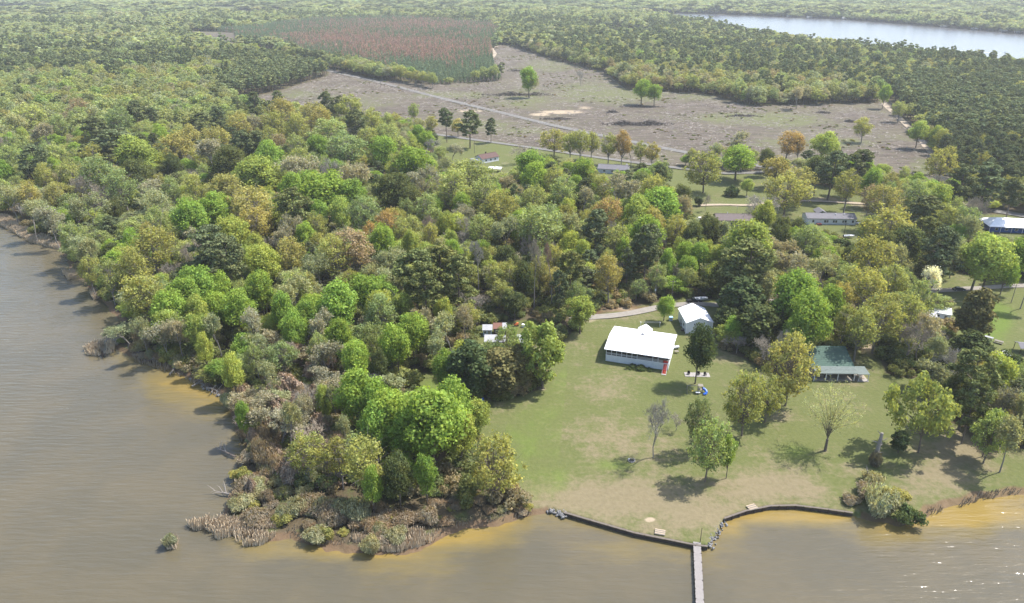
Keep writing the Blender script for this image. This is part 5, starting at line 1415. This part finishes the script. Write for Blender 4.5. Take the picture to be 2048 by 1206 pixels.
pl = empty("plank_stack", at(1955, 695), -.85); tag(pl, "long weathered planks laid on grass beside the bronze-topped evergreen", "planks")
for i in range(6): box('plank', 'wood', (7.0 + .4 * (i % 3), .3, .1), (.3 * (i % 2), -.9 + i * .36, .1 + .02 * (i % 3)), pl, (0, 0, .03 * (i - 3)))
jb = empty("john_boat", at(1978, 722), .4); tag(jb, "tan flat boat hull lying upside down behind the lime tree", "boat")
prism('hull', [(-.65, 0), (-.55, .42), (.55, .42), (.65, 0)], 'x', -2.1, 1.5, 'fresh_wood', jb); prism('bow', [(-.65, 0), (-.4, .34), (.4, .34), (.65, 0)], 'x', -2.6, -2.11, 'fresh_wood', jb); box('keel', 'wood', (3.4, .08, .06), (-.3, 0, .45), jb)
for bx, by, label, m in ((2008, 708, "pale tarp-covered heap near the picnic shelter", 'white_paint'),):
    e = empty("tarp_heap", at(bx, by), .2); tag(e, label, 'tarp')
    rg = np.random.default_rng(8); V = []; n_ = 9
    for i in range(n_):
        for j in range(n_):
            u, v = i / (n_ - 1) * 2 - 1, j / (n_ - 1) * 2 - 1
            V.append((u * 2.0, v * 1.3, max(0, (1 - u * u) * (1 - v * v)) ** .6 * 1.0 + rg.uniform(0, .12)))
    obj('cover', mesh('tarp_cover', V, [(i * n_ + j, i * n_ + j + 1, (i + 1) * n_ + j + 1, (i + 1) * n_ + j) for i in range(n_ - 1) for j in range(n_ - 1)], m), e)
    box('base', 'dark_wood', (3.2, 1.8, .1), (0, 0, 0), e)

# ------------------------------------------------------------------ vehicles
def car(name, label, bx, by, rz, paint, cat='car', L=4.6, W=1.8, pickup=False):
    e = empty(name, at(bx, by), rz); tag(e, label, cat)
    if pickup: prof = [(-L / 2, .35), (-L / 2, .98), (-.35 * L / 4.6, 1.0), (.75, 1.0), (L / 2 - .1, .92), (L / 2, .6), (L / 2, .35)]
    else: prof = [(-L / 2, .35), (-L / 2, .88), (-L / 2 + .5, .98), (.9, .98), (L / 2 - .15, .82), (L / 2, .6), (L / 2, .35)]
    b = prism('body', prof, 'y', -W / 2, W / 2, paint, e)
    cab = [(-.55, 1.0), (-.35, 1.62), (.55, 1.62), (1.05, 1.0)] if pickup else [(-1.75, .97), (-1.15, 1.42), (.25, 1.44), (1.05, .97)]
    prism('cabin', cab, 'y', -W / 2 + .12, W / 2 - .12, 'glass', e)
    x0, x1, zz = (-.38, .58, 1.62) if pickup else (-1.2, .3, 1.43)
    box('roof', paint, (x1 - x0, W - .26, .06), ((x0 + x1) / 2, 0, zz + .02), e)
    if pickup: box('bed', 'black', (1.5, W - .25, .04), (-1.42, 0, 1.01), e)
    for x in (-L / 2 + .85, L / 2 - .85):
        for s in (-1, 1):
            w = cyl('wheel', 'rubber', .33, .22, (x, s * (W / 2 - .1) + .11, .33), e, (math.pi / 2, 0, 0), 12)
            cyl('rim', 'chrome', .19, .24, (0, 0, -.01), w, sides=10)
    for s in (-1, 1):
        box('headlight', 'lamp_cover', (.06, .35, .16), (L / 2 - .02, s * .6, .68), e); box('tail_light', 'tail_cover', (.06, .25, .2), (-L / 2 + .01, s * .68, .75), e)
    return e
car("parked_car", "white car parked on grass by the mobile home's end", 1711, 447, math.radians(-50), 'car_white')
car("parked_pickup", "dark red pickup parked beside the white car", 1731, 449, math.radians(170), 'car_red', 'pickup', 4.9, pickup=True)
car("parked_car", "white car on the drive beside the brown-roofed house", 1401, 440, math.radians(15), 'car_white')
car("parked_car", "black car parked on the roadside drive above the bronze-topped evergreen", 1917, 581, math.radians(5), 'car_dark')
car("parked_car", "silver-grey car among the pale sheds by the pink bush", 1891, 657, math.radians(20), 'grey_metal')
car("parked_pickup", "black pickup parked behind the white metal workshop", 1386, 604, math.radians(8), 'car_dark', 'pickup', 5.2, 1.9, True)
# white boat on a trailer near the pickup and another by the mobile home
def boat(name, label, bx, by, rz, z0=.6, L=5.0, trailer=True, mat='white_paint', zz=0.0):
    x, y, _ = at(bx, by); e = empty(name, (x, y, zz), rz); tag(e, label, 'boat')
    V, Fc = [], []
    for i in range(9):
        t = i / 8; xx = (t - .5) * L; w = .95 * (1 - max(0, t - .45) ** 2 * 3.0)
        V += [(xx, -w, z0 + .75 + .15 * t), (xx, -w * .7, z0 + .15), (xx, 0, z0 + .25 * t ** 3), (xx, w * .7, z0 + .15), (xx, w, z0 + .75 + .15 * t)]
    for i in range(8):
        for a in range(4): Fc.append((i * 5 + a, (i + 1) * 5 + a, (i + 1) * 5 + a + 1, i * 5 + a + 1))
    Fc.append((0, 1, 2, 3, 4)); Fc.append((40, 44, 43, 42, 41))
    hl = obj('hull', mesh('boat_hull', V, Fc, mat), e); s = hl.modifiers.new('thick', 'SOLIDIFY'); s.thickness = .06
    box('deck', mat, (L * .35, 1.3, .05), (L * .26, 0, z0 + .74), e); box('console', 'pale_wall', (.5, .8, .55), (-.1, 0, z0 + .7), e); box('seat', 'grey_metal', (.5, 1.3, .1), (-L * .25, 0, z0 + .5), e)
    box('outboard_motor', 'black', (.4, .35, .8), (-L / 2 - .25, 0, z0 + .6), e)
    if trailer:
        box('trailer_frame', 'grey_metal', (L + 1.2, .12, .12), (.6, 0, .42), e); box('axle', 'grey_metal', (.12, 2.0, .1), (-.4, 0, .38), e)
        for s in (-1, 1): cyl('wheel', 'rubber', .32, .2, (-.4, s * 1.05 + .1, .32), e, (math.pi / 2, 0, 0), 12)
boat("trailer_boat", "white boat on a trailer on the grass before the mobile home", 1697, 476, .05)
boat("trailer_boat", "white boat on a dark trailer hitched behind the black pickup", 1402, 602, .15)
wk = at(2013, 105)
boat("motor_boat", "small motorboat crossing the far lake ahead of its wake", 2013, 105, math.radians(-70), -.2, 6.5, False, 'white_paint', -.85)
V = []
for i in range(40):
    t = i / 39; a = Vector(wk) + Vector((-6 - 130 * t, 150 * t ** 1.35, 0)); w = .8 + 4.5 * t
    for s in (-1, 1): V.append((a.x + s * w * .5, a.y + s * w * .5, -.8))
tag(obj("wake", mesh("wake", V, [(2 * i, 2 * i + 1, 2 * i + 3, 2 * i + 2) for i in range(39)], 'foam')), kind="structure")

# ------------------------------------------------------------------ yard things
ps = empty("playset", at(1392, 785), math.radians(-4)); tag(ps, "wooden swing playset with blue slide below the tall cedar", "playset")
box('top_beam', 'wood', (4.6, .14, .16), (-.6, 0, 2.35), ps)
for x in (-2.8,):
    for s in (-1, 1): box('swing_leg', 'wood', (.12, .12, 2.6), (x, s * .65, 1.2), ps, (s * .5, 0, 0))
for x in (.5, 1.7):
    for y in (-.6, .6): box('tower_post', 'wood', (.13, .13, 2.5), (x, y, 1.25), ps)
box('platform', 'wood', (1.3, 1.3, .08), (1.1, 0, 1.25), ps); box('table', 'white_paint', (1.3, .7, .06), (.3, -1.1, .75), ps); box('canopy', 'wood', (1.5, 1.5, .07), (1.1, 0, 2.55), ps)
for x, m in ((-2.0, 'black'), (-1.0, 'yellow')):
    s_ = box('swing_seat', m, (.45, .2, .05), (x, 0, .55), ps)
    for d in (-.2, .2): box('chain', 'grey_metal', (.03, .03, 1.75), (x + d, 0, 1.45), ps)
T = Tubes(); T.tube([(1.75, .1, 1.45), (2.3, .1, 1.25), (2.75, -.25, .95), (2.85, -.9, .65), (2.45, -1.35, .42), (1.9, -1.45, .3)], [.42, .42, .42, .42, .42, .42], 10); obj('slide', T.build('slide', 'blue'), ps)
slab = empty("patio_slab", at(1394, 750), -.05); tag(slab, "pale rectangular patio slab behind the tall cedar's trunk", "patio")
for i in range(6): box('paver', 'concrete', (1.25, 2.6, .14), (-3.2 + i * 1.29, 0, .09), slab)
for i, (bx, lb) in enumerate(((1377, "first black patio chair, on the slab's end away from the trunk's far side"), (1397, "middle black patio chair, half hidden by the cedar trunk"), (1410, "last black patio chair on the slab, clear of the cedar trunk"))):
    c = empty("patio_chair", at(bx, 749 + i, .1), -.2 + .2 * i); tag(c, ("black patio chair on the slab end closest to the red steps", "black patio chair half hidden by the cedar trunk", "black patio chair on the slab end closest to the dark woods")[i], "chair", "patio chairs on the slab")
    box('seat', 'black', (.75, .7, .08), (0, 0, .45), c); box('backrest', 'black', (.75, .08, .75), (0, .34, .82), c)
    for s in (-1, 1):
        box('armrest', 'black', (.1, .7, .06), (s * .4, 0, .68), c)
        for y in (-.3, .3): box('leg', 'black', (.07, .07, .45), (s * .34, y, .22), c)
fr_ = empty("fire_ring", at(1263, 922)); tag(fr_, "ring of grey fire stones with a white stone on open lawn", "fire ring")
for i in range(11):
    a = i / 11 * 6.283
    s = rnd.uniform(.38, .55)
    m_ = 'white_paint' if i == 4 else 'stone'
    V = [(s * .5 * x * rnd.uniform(.8, 1.1), s * .5 * y * rnd.uniform(.8, 1.1), s * .5 * z * rnd.uniform(.8, 1.1)) for x, y, z in ((1, 0, 0), (-1, 0, 0), (0, 1, 0), (0, -1, 0), (0, 0, 1), (0, 0, -1), (.7, .7, .5), (-.7, .7, .5), (.7, -.7, .5), (-.7, -.7, .5))]
    import bmesh
    bm = bmesh.new(); [bm.verts.new(v) for v in V]; bmesh.ops.convex_hull(bm, input=bm.verts); me = bpy.data.meshes.new('stone'); bm.to_mesh(me); bm.free(); me.materials.append(M[m_])
    obj('stone', me, fr_, (math.cos(a) * .85, math.sin(a) * .85, .2))
cyl('ash_bed', 'black', .65, .06, (0, 0, .06), fr_, sides=14)
simple_box_thing("blue_chair", "small bright blue lawn chair in the shade of the grove", "chair", 966, 803, [('seat', 'blue', (.7, .6, .08), (0, 0, .42)), ('backrest', 'blue', (.7, .08, .7), (0, .3, .75)), ('leg', 'blue', (.08, .5, .4), (-.3, 0, .2)), ('leg', 'blue', (.08, .5, .4), (.3, 0, .2))], .5)
def pole(name, label, bx, by, h, r, m='wood', arm=False, lamp=False):
    e = empty(name, at(bx, by), rnd.uniform(-.3, .3)); tag(e, label, 'pole')
    cyl('shaft', m, r, h, (0, 0, -.3), e, r2=r * .7, sides=8)
    if arm:
        box('crossarm', m, (2.2, .1, .12), (0, .12, h - .9), e)
        for x in (-.9, 0, .9): cyl('insulator', 'grey_metal', .05, .18, (x, .12, h - .84), e, sides=6)
    if lamp: box('meter_box', 'pale_wall', (.5, .3, .8), (0, -.25, h * .62), e)
    return e
pole("utility_pole", "wooden utility pole with pale transformer box at the dark wood edge", 1309, 602, 7.5, .16, lamp=True)
pole("utility_pole", "thin dark utility pole standing before the mobile home", 1686, 478, 8.5, .13, 'dark_wood', True)
pole("utility_pole", "pale utility pole at the meadow's shaded far corner", 2022, 606, 8.0, .15, 'wood', True)
pole("utility_pole", "slim utility pole behind the maroon roof", 949, 306, 8.5, .14, 'dark_wood', True)
pole("utility_pole", "lone roadside utility pole by the far road at the plantation corner", 762, 175, 9.0, .16, 'dark_wood', True)
pole("utility_pole", "roadside utility pole near the track's far end in the felled ground", 985, 122, 9.0, .16, 'dark_wood', True)
pole("utility_pole", "grey utility pole between dark trees behind the workshop", 1343, 600, 8.5, .15, 'wood', True)
snag = empty("dead_snag", at(1748, 930), .2); tag(snag, "grey broken dead trunk with stubby branches standing on the shore lawn", "dead tree")
T = Tubes(); T.tube([(0, 0, -.3), (.25, .3, 3.5), (.7, .7, 7.2)], [.5, .4, .28], 8)
obj('trunk', T.build('snag_trunk', 'bark_pale'), snag)
for a, z, l in ((.3, 4.2, 1.6), (2.6, 5.0, 1.8), (4.4, 3.2, 1.3), (5.4, 5.8, 1.2), (1.4, 6.6, 1.0)):
    T = Tubes(); b0 = Vector((.08 * z, .09 * z, z)); T.tube([b0, b0 + Vector((math.cos(a) * l * .6, math.sin(a) * l * .6, .2)), b0 + Vector((math.cos(a + .4) * l, math.sin(a + .4) * l, .7))], [.12, .09, .03], 5); obj('branch', T.build('snag_branch', 'bark_pale'), snag)
tr_, cr_ = MODELS['shrub'][0]; c_ = obj('vine_cover', MODELS['thicket'][0][1], snag, (-.1, -.2, 0), (0, 0, 1), (.5, .5, 1.1)); c_["tint"] = [.19, .17, .12]; snag.scale = (1.35, 1.35, 1.25)
log = empty("driftwood_log", at(1735, 965), 1.2); tag(log, "pale twisted dead branch leaning by the broken grey trunk", "dead branch")
T = Tubes(); T.tube([(0, 0, 0), (.6, .3, 1.6), (.3, .6, 3.0), (1.0, .9, 4.2)], [.2, .16, .12, .05], 6); obj('stem', T.build('log_stem', 'bark_pale'), log)
T = Tubes(); T.tube([(.4, .45, 2.3), (-.5, .6, 3.0), (-.7, .5, 3.9)], [.1, .08, .03], 5); obj('branch', T.build('log_branch', 'bark_pale'), log)

# ------------------------------------------------------------------ shore: wall, dock, stones, reeds
def shore_wall(name, label, pts, h=1.35):
    w = [Vector(at(*p)) for p in pts]
    e = empty(name, w[0]); tag(e, label, 'shore wall')
    for a, b in zip(w[:-1], w[1:]):
        n = max(1, round((b - a).length / 2.0)); an = yaw(a, b); seg = (b - a) / n
        for i in range(n):
            lat_ = Vector((math.sin(an), -math.cos(an), 0))
            c = a + seg * (i + .5) - w[0] + lat_ * .42; l = seg.length
            for j in range(4): box('plank', 'dark_wood', (l - .05, .07, .30), c + lat_ * (.0 + .012 * ((i + j) % 3)) + Vector((0, 0, -1.15 + j * .33)), e, (0, 0, an))
            p0 = a + seg * i - w[0] + lat_ * .56
            box('pile', 'dark_wood', (.2, .2, 1.75), (p0.x, p0.y, -.62 + .05 * (i % 2)), e, (0, 0, an))
            box('cap_board', 'cap', (l - .02, .5, .07), (c.x - lat_.x * .1, c.y - lat_.y * .1, .24), e, (0, 0, an))
    return e
shore_wall("timber_seawall", "long dark timber seawall running from the rocks to the dock", [(1128, 1024), (1200, 1045), (1270, 1065), (1330, 1077), (1390, 1089), (1415, 1092)])
shore_wall("timber_seawall", "shorter curved dark timber seawall past the inlet by the dock", [(1447, 1036), (1490, 1021), (1540, 1011), (1590, 1010), (1640, 1016), (1705, 1025)])
a, b = Vector(at(1394, 1088)), Vector(at(1401, 1230))
an = yaw(a, b); Ld = (b - a).length
dk = empty("dock", a, an); tag(dk, "narrow weathered plank dock running out from the lawn tip", "dock")
np_ = int(Ld / .17)
for i in range(np_): box('plank', 'deck', (.15, 1.62 + .05 * math.sin(i * 7.3), .045), (i * .17 - .4, .02 * math.sin(i * 3.1), .12 + .008 * math.sin(i * 5.7)), dk, (0, 0, .012 * math.sin(i * 2.3)))
for s in (-.6, .6): box('stringer', 'dark_wood', (Ld, .1, .2), (Ld / 2 - .4, s, -.02), dk)
for i in range(int(Ld / 2.6) + 1):
    for s in (-.78, .78): cyl('pile', 'dark_wood', .11, 2.7, (i * 2.6 + .3, s, -2.45), dk, sides=8)
pole("mooring_post", "tall thin post standing beside the dock's landward end", 1400, 1086, 4.6, .08, 'dark_wood')
def crate_stack(label, bx, by, rz):
    e = empty("pallet", at(bx, by), rz); tag(e, label, 'pallet', 'pallets by the shore wall')
    for i in range(6): box('board', 'fresh_wood' if i % 2 else 'wood', (2.3, .24, .05), (0, -.75 + i * .3, .32), e)
    for x in (-1.0, 0, 1.0): box('runner', 'wood', (.1, 1.7, .16), (x, 0, .2), e)
crate_stack("pale wooden pallet lying on the long seawall near the dock", 1320, 1066, -.25)
crate_stack("pale wooden pallet lying on the curved seawall past the inlet", 1504, 1016, .35)
def stone_mesh(seed, m):
    rg = np.random.default_rng(seed); V = rg.normal(size=(14, 3)); V /= np.linalg.norm(V, axis=1)[:, None]; V *= rg.uniform(.7, 1.0, (14, 1))
    bm = bmesh.new(); [bm.verts.new(v) for v in V]; bmesh.ops.convex_hull(bm, input=bm.verts); me = bpy.data.meshes.new('rock'); bm.to_mesh(me); bm.free(); me.materials.append(M[m]); return me
rocks = [stone_mesh(i, ('stone', 'concrete', 'stone')[i % 3]) for i in range(6)]
rk = empty("riprap", at(1110, 1020)); tag(rk, "heap of pale grey rocks at the landward end of the long seawall", "rocks", kind="stuff")
def rock_heap(name, label, pts, n, sz, spread):
    T_v, T_f = [], []
    V0 = []
    for _ in range(n):
        t = rnd.random(); k = min(int(t * (len(pts) - 1)), len(pts) - 2); u = t * (len(pts) - 1) - k
        p = Vector(at(*pts[k])).lerp(Vector(at(*pts[k + 1])), u)
        r = rnd.choice(rocks); s = rnd.uniform(*sz); rot = Matrix.Rotation(rnd.uniform(0, 6.28), 3, 'Z')
        o = Vector((rnd.gauss(0, spread), rnd.gauss(0, spread), rnd.uniform(-.7, -.1)))
        base_i = len(T_v)
        T_v += [tuple(rot @ (v.co * s) + p + o) for v in r.vertices]; T_f += [tuple(base_i + i for i in f.vertices) for f in r.polygons]
    return tag(obj(name, mesh(name, T_v, T_f, 'stone')), label, 'rocks', kind="stuff")
bpy.data.objects.remove(rk)
rock_heap("riprap", "heap of pale grey rocks at the landward end of the long seawall", [(1096, 1018), (1130, 1028)], 60, (.25, .55), .5)
rock_heap("inlet_rubble", "grey rubble lining the little inlet beside the dock", [(1418, 1090), (1432, 1066), (1446, 1040)], 80, (.2, .45), .5)
rock_heap("shore_rubble", "broken pale rubble on the eroded bank of the point", [(392, 752), (420, 775), (445, 795)], 60, (.2, .5), .7)
# reeds: blades in one mass
def blades(name, label, beds, per_m2=7, cat='reeds', mat='reed', hh=(1.2, 2.3)):
    V = []
    for poly in beds:
        w = polyw(poly); lo, hi = w.min(0), w.max(0)
        n = int((hi - lo).prod() * per_m2)
        P = R.uniform(lo, hi, (n, 2)); P = P[inside(P, w)]
        P = P[R.random(len(P)) < smooth(vnoise(P, 2.2, 9), .2, .55)]
        for p in P:
            h = rnd.uniform(*hh); lx, ly = rnd.gauss(.25, .35), rnd.gauss(0, .3); a = rnd.uniform(0, 3.14); wd = .1
            c, s = math.cos(a) * wd, math.sin(a) * wd
            V += [(p[0] - c, p[1] - s, -1.0), (p[0] + c, p[1] + s, -1.0), (p[0] + c * .7 + lx * h * .5, p[1] + s * .7 + ly * h * .5, h - .85), (p[0] - c * .7 + lx * h * .5, p[1] - s * .7 + ly * h * .5, h - .85)]
    V = np.array(V)
    return tag(obj(name, fast_mesh(name, V, np.arange(len(V)).reshape(-1, 4), mat)), label, cat, kind="stuff")
blades("reeds", "dry tan reeds standing in the shallows along the shore", [
    [(410, 1052), (440, 1034), (500, 1030), (548, 1042), (556, 1066), (520, 1086), (470, 1088), (430, 1072)],
    [(372, 1046), (395, 1030), (418, 1034), (415, 1050), (390, 1058)], [(328, 1085), (340, 1072), (354, 1078), (352, 1092), (334, 1094)],
    [(168, 697), (190, 684), (225, 683), (228, 700), (195, 708), (172, 706)], [(-40, 425), (15, 432), (70, 466), (122, 484), (118, 496), (60, 482), (0, 448), (-40, 440)],
    [(125, 545), (150, 538), (160, 550), (135, 556)], [(180, 586), (198, 576), (205, 590), (186, 596)], [(700, 1075), (780, 1060), (860, 1062), (880, 1078), (800, 1100), (720, 1098)]], per_m2=42)
blades("dead_grass", "matted dead grass and brush along the water edge of the point", [
    [(560, 1050), (700, 1060), (860, 1045), (1000, 1025), (1080, 1010), (1090, 1020), (1000, 1040), (930, 1046), (860, 1078), (760, 1100), (640, 1082), (570, 1070)], [(420, 760), (470, 830), (480, 900), (462, 960), (480, 990), (505, 930), (500, 860), (450, 790)],
    [(1850, 1018), (1960, 985), (2060, 970), (2060, 980), (1960, 997), (1860, 1028)], [(260, 700), (330, 715), (420, 765), (430, 785), (350, 745), (270, 720)]], per_m2=5, cat='dead grass', mat='dead_grass', hh=(.9, 1.5))
for i, (bx, by, a_, l_, lb) in enumerate(((405, 762, .9, 7, "pale fallen trunk on the eroded bank of the point"), (425, 778, -.4, 5, "grey fallen trunk beside the pale rubble of the bank"), (310, 718, .5, 8, "dark fallen trunk with limbs reaching into the bay"),
                                          (275, 706, -.9, 6, "reddish fallen trunk behind the stump in the water"), (350, 738, 1.4, 6, "fallen trunk half under water before the ochre shallows"), (455, 905, 2.6, 6, "dead limb jutting into water below the bright bank tree"), (448, 985, 2.9, 5, "dead limb jutting into water above the reed-covered point"))):
    e = empty("fallen_trunk", at(bx, by), a_); tag(e, lb, 'fallen trunk', 'fallen trunks on the bank')
    T = Tubes(); T.tube([(-l_ / 2, 0, -.2), (0, .2, .1), (l_ / 2, -.1, -.5)], [.28, .2, .07], 6); obj('stem', T.build('fallen_stem', ('bark_pale', 'stick_pale', 'bark')[i % 3]), e)
    for k in range(6):
        t = rnd.uniform(-.2, .5) * l_; an_ = rnd.uniform(-1.3, 1.3); T = Tubes(); q = rnd.uniform(1.0, 2.2); T.tube([(t, 0, 0), (t + q * .6, math.sin(an_) * q, .5 + rnd.random()), (t + q, math.sin(an_) * q * 1.5, .4 + rnd.random() * 1.2)], [.09, .06, .02], 4); obj('limb', T.build('fallen_limb', 'stick_pale'), e)
mudm = empty("stump", at(205, 708)); tag(mudm, "dark tree stump with roots standing in water off the jutting reed clump", "stump")
T = Tubes(); T.tube([(0, 0, -1.2), (0, 0, .2), (.1, 0, 1.2)], [.5, .35, .28], 8); obj('bole', T.build('stump_bole', 'dark_wood'), mudm)
for k in range(5):
    a = k * 1.25; T = Tubes(); T.tube([(0, 0, 0), (math.cos(a) * 1.0, math.sin(a) * 1.0, -.4), (math.cos(a) * 1.9, math.sin(a) * 1.9, -1.0)], [.16, .1, .04], 5); obj('root', T.build('stump_root', 'dark_wood'), mudm)

# ------------------------------------------------------------------ felled ground: slash piles and strewn debris
def brush_pile(name, label, x0, x1, y, n, hgt, wid, m='stick'):
    a, b = Vector(at(x0, y)), Vector(at(x1, y)); c = (a + b) / 2; Lh = (b - a).length / 2
    e = empty(name, c); tag(e, label, 'brush pile', 'slash piles on the felled ground')
    for part, mat, cnt in (('branches', m, n), ('pale_logs', 'stick_pale', n // 6)):
        V = []
        for _ in range(cnt):
            u, v = max(-1, min(1, rnd.gauss(0, .45))), rnd.gauss(0, .4)
            hmax = hgt * max(.05, (1 - u * u)) * max(.1, 1 - abs(v)) * (.7 + .5 * math.sin(u * 7 + x0))
            p = Vector((u * Lh, v * wid, rnd.uniform(0, max(.15, hmax)))); d = Vector((rnd.gauss(0, 1), rnd.gauss(0, 1), rnd.gauss(0, .35))).normalized() * rnd.uniform(1.2, 4.0)
            s = d.cross(Vector((rnd.gauss(0, 1), rnd.gauss(0, 1), 1))).normalized() * rnd.uniform(.06, .2)
            s2 = d.cross(s).normalized() * s.length
            A, B = p - d * .5, p + d * .5
            V += [A - s, A + s, B + s, B - s, A - s2, A + s2, B + s2, B - s2]
        me = fast_mesh(part, np.array([tuple(v) for v in V]), np.arange(len(V)).reshape(-1, 4), mat); tag(obj(part, me, e), kind="stuff")
brush_pile("brush_pile", "big slash pile around the lone round green clearing tree", 965, 1110, 190, 900, 3.5, 9)
brush_pile("brush_pile", "long dark slash pile on the near side of the felled ground", 1205, 1345, 249, 1100, 3.6, 7)
brush_pile("brush_pile", "short dark slash pile above the long one", 1212, 1236, 225, 260, 2.6, 4)
brush_pile("brush_pile", "slash pile beneath the two flat-topped clearing trees", 1240, 1330, 214, 300, 1.6, 5)
brush_pile("brush_pile", "small slash heap below the far wood's tan tree", 1630, 1662, 226, 240, 1.8, 5)
brush_pile("brush_pile", "low slash heap behind the leaning olive clearing tree", 1690, 1708, 243, 160, 1.5, 4)
brush_pile("brush_pile", "slash heap above the big pile, near the plantation track", 1015, 1050, 142, 220, 2.2, 7)
brush_pile("brush_pile", "grey slash row in the middle of the felled ground", 1455, 1515, 232, 260, 1.3, 5)
brush_pile("brush_pile", "slash row along the verge of the far road below the sand patch", 1080, 1140, 238, 260, 1.4, 4)
brush_pile("brush_pile", "slash heap close to the broad olive track-end tree", 1800, 1862, 352, 260, 1.2, 5)
V = []
lo, hi = CLEAR.min(0), CLEAR.max(0)
P = R.uniform(lo, hi, (120000, 2)); P = P[inside(P, CLEAR)]; P = P[R.random(len(P)) < .25 + .75 * smooth(vnoise(P, 22, 6), .35, .7)][:24000]
for p in P:
    a = rnd.gauss(.35, .9); l = rnd.uniform(.8, 3.6); d = np.array([math.cos(a), math.sin(a)]) * l / 2; n_ = np.array([-d[1], d[0]]) / l * 2 * rnd.uniform(.07, .2); z0, z1 = rnd.uniform(.1, .55), rnd.uniform(.1, .55)
    V += [(*(p - d - n_), z0), (*(p - d + n_), z0 + .12), (*(p + d + n_), z1 + .12), (*(p + d - n_), z1)]
V = np.array(V)
me = fast_mesh("logging_debris", V, np.arange(len(V)).reshape(-1, 4), ['stick', 'stick_pale'])
me.polygons.foreach_set("material_index", (R.random(len(V) // 4) < .28).astype(np.int32))
tag(obj("logging_debris", me), "branches and bark strewn over the felled ground", "debris", kind="stuff")
# stumps and weeds of the felled ground
W_ = R.uniform(lo, hi, (9000, 2)); W_ = W_[inside(W_, CLEAR)]; W_ = W_[R.random(len(W_)) < smooth(vnoise(W_, 40, 12), .45, .8)][:900]
scatter("weeds", "scattered low weeds and sprouts on the felled ground", "weeds", [(p[0], p[1], 0, 'shrub', (s * 1.3, s * 1.3, s * .6), jitter(rnd.choice(((.15, .16, .06), (.11, .13, .05), (.16, .13, .08))))) for p in W_ for s in (rnd.uniform(.2, .6),)], ['shrub'])
# far shore: pale lake houses and docks
for i, (bx, by, lb) in enumerate(((1580, 33.5, "pale lake house on the far shore, furthest along it"), (1620, 35.5, "pale lake house second along the far shore"), (1690, 38, "pale lake house third along the far shore"), (1890, 53.5, "pale lake house by the pair of far docks"),
                                  (1952, 58.5, "white lake house on the far shore beside its dock"), (2010, 62.5, "brightest white lake house on the far shore"), (2040, 65, "white lake house at the edge of the far shore"))):
    x, y, _ = at(bx, by); e = empty("lake_house", (x, y + 6, 0), rnd.uniform(-.3, .3)); tag(e, lb, 'house', 'houses on the far shore')
    gable_walls(e, 12, 8, 3.4, 5.5, 'white_paint'); gable_roof(e, 12, 8, 3.4, 5.5, .5, 'tin' if i % 2 else 'white_metal')
    for q in (-3.5, 0, 3.5): window(e, q, -4, 1.9, 1.4, 1.2)
    d = empty("boat_dock", (x - 10, y - 10, -.3), rnd.uniform(-.2, .2)); tag(d, lb.replace("lake house", "boat dock").replace("beside its dock", "before the white house").replace("by the pair of far docks", "between bare docks"), 'dock', 'docks on the far shore')
    box('deck', 'tin', (3, 14, .2), (0, 0, .2), d); box('boathouse_roof', 'white_metal', (7, 7, .2), (0, -6, 3.2), d)
    for q in (-3, 3):
        for u in (-9, -3): box('pile', 'wood', (.3, .3, 5), (q, u, .8), d)

# ------------------------------------------------------------------ haze
def haze():
    x0, x1, y0, y1, z0, z1 = -9000, 9000, -800, 24800, -6.5, 119.0
    v = [(x, y, z) for x in (x0, x1) for y in (y0, y1) for z in (z0, z1)]
    me = bpy.data.meshes.new("haze"); me.from_pydata(v, [], [(0, 1, 3, 2), (4, 6, 7, 5), (0, 4, 5, 1), (2, 3, 7, 6), (0, 2, 6, 4), (1, 5, 7, 3)])
    m = bpy.data.materials.new("haze_air"); m.use_nodes = True; t = m.node_tree; t.nodes.clear()
    o = t.nodes.new("ShaderNodeOutputMaterial"); p = t.nodes.new("ShaderNodeVolumePrincipled")
    p.inputs["Color"].default_value = (.90, .94, .98, 1); p.inputs["Density"].default_value = HAZE; p.inputs["Anisotropy"].default_value = .2
    t.links.new(p.outputs[0], o.inputs["Volume"]); me.materials.append(m)
    tag(obj("haze", me), "thin pale haze in the air over the whole place", "haze", kind="stuff")
HAZE = 0.85e-4
haze()
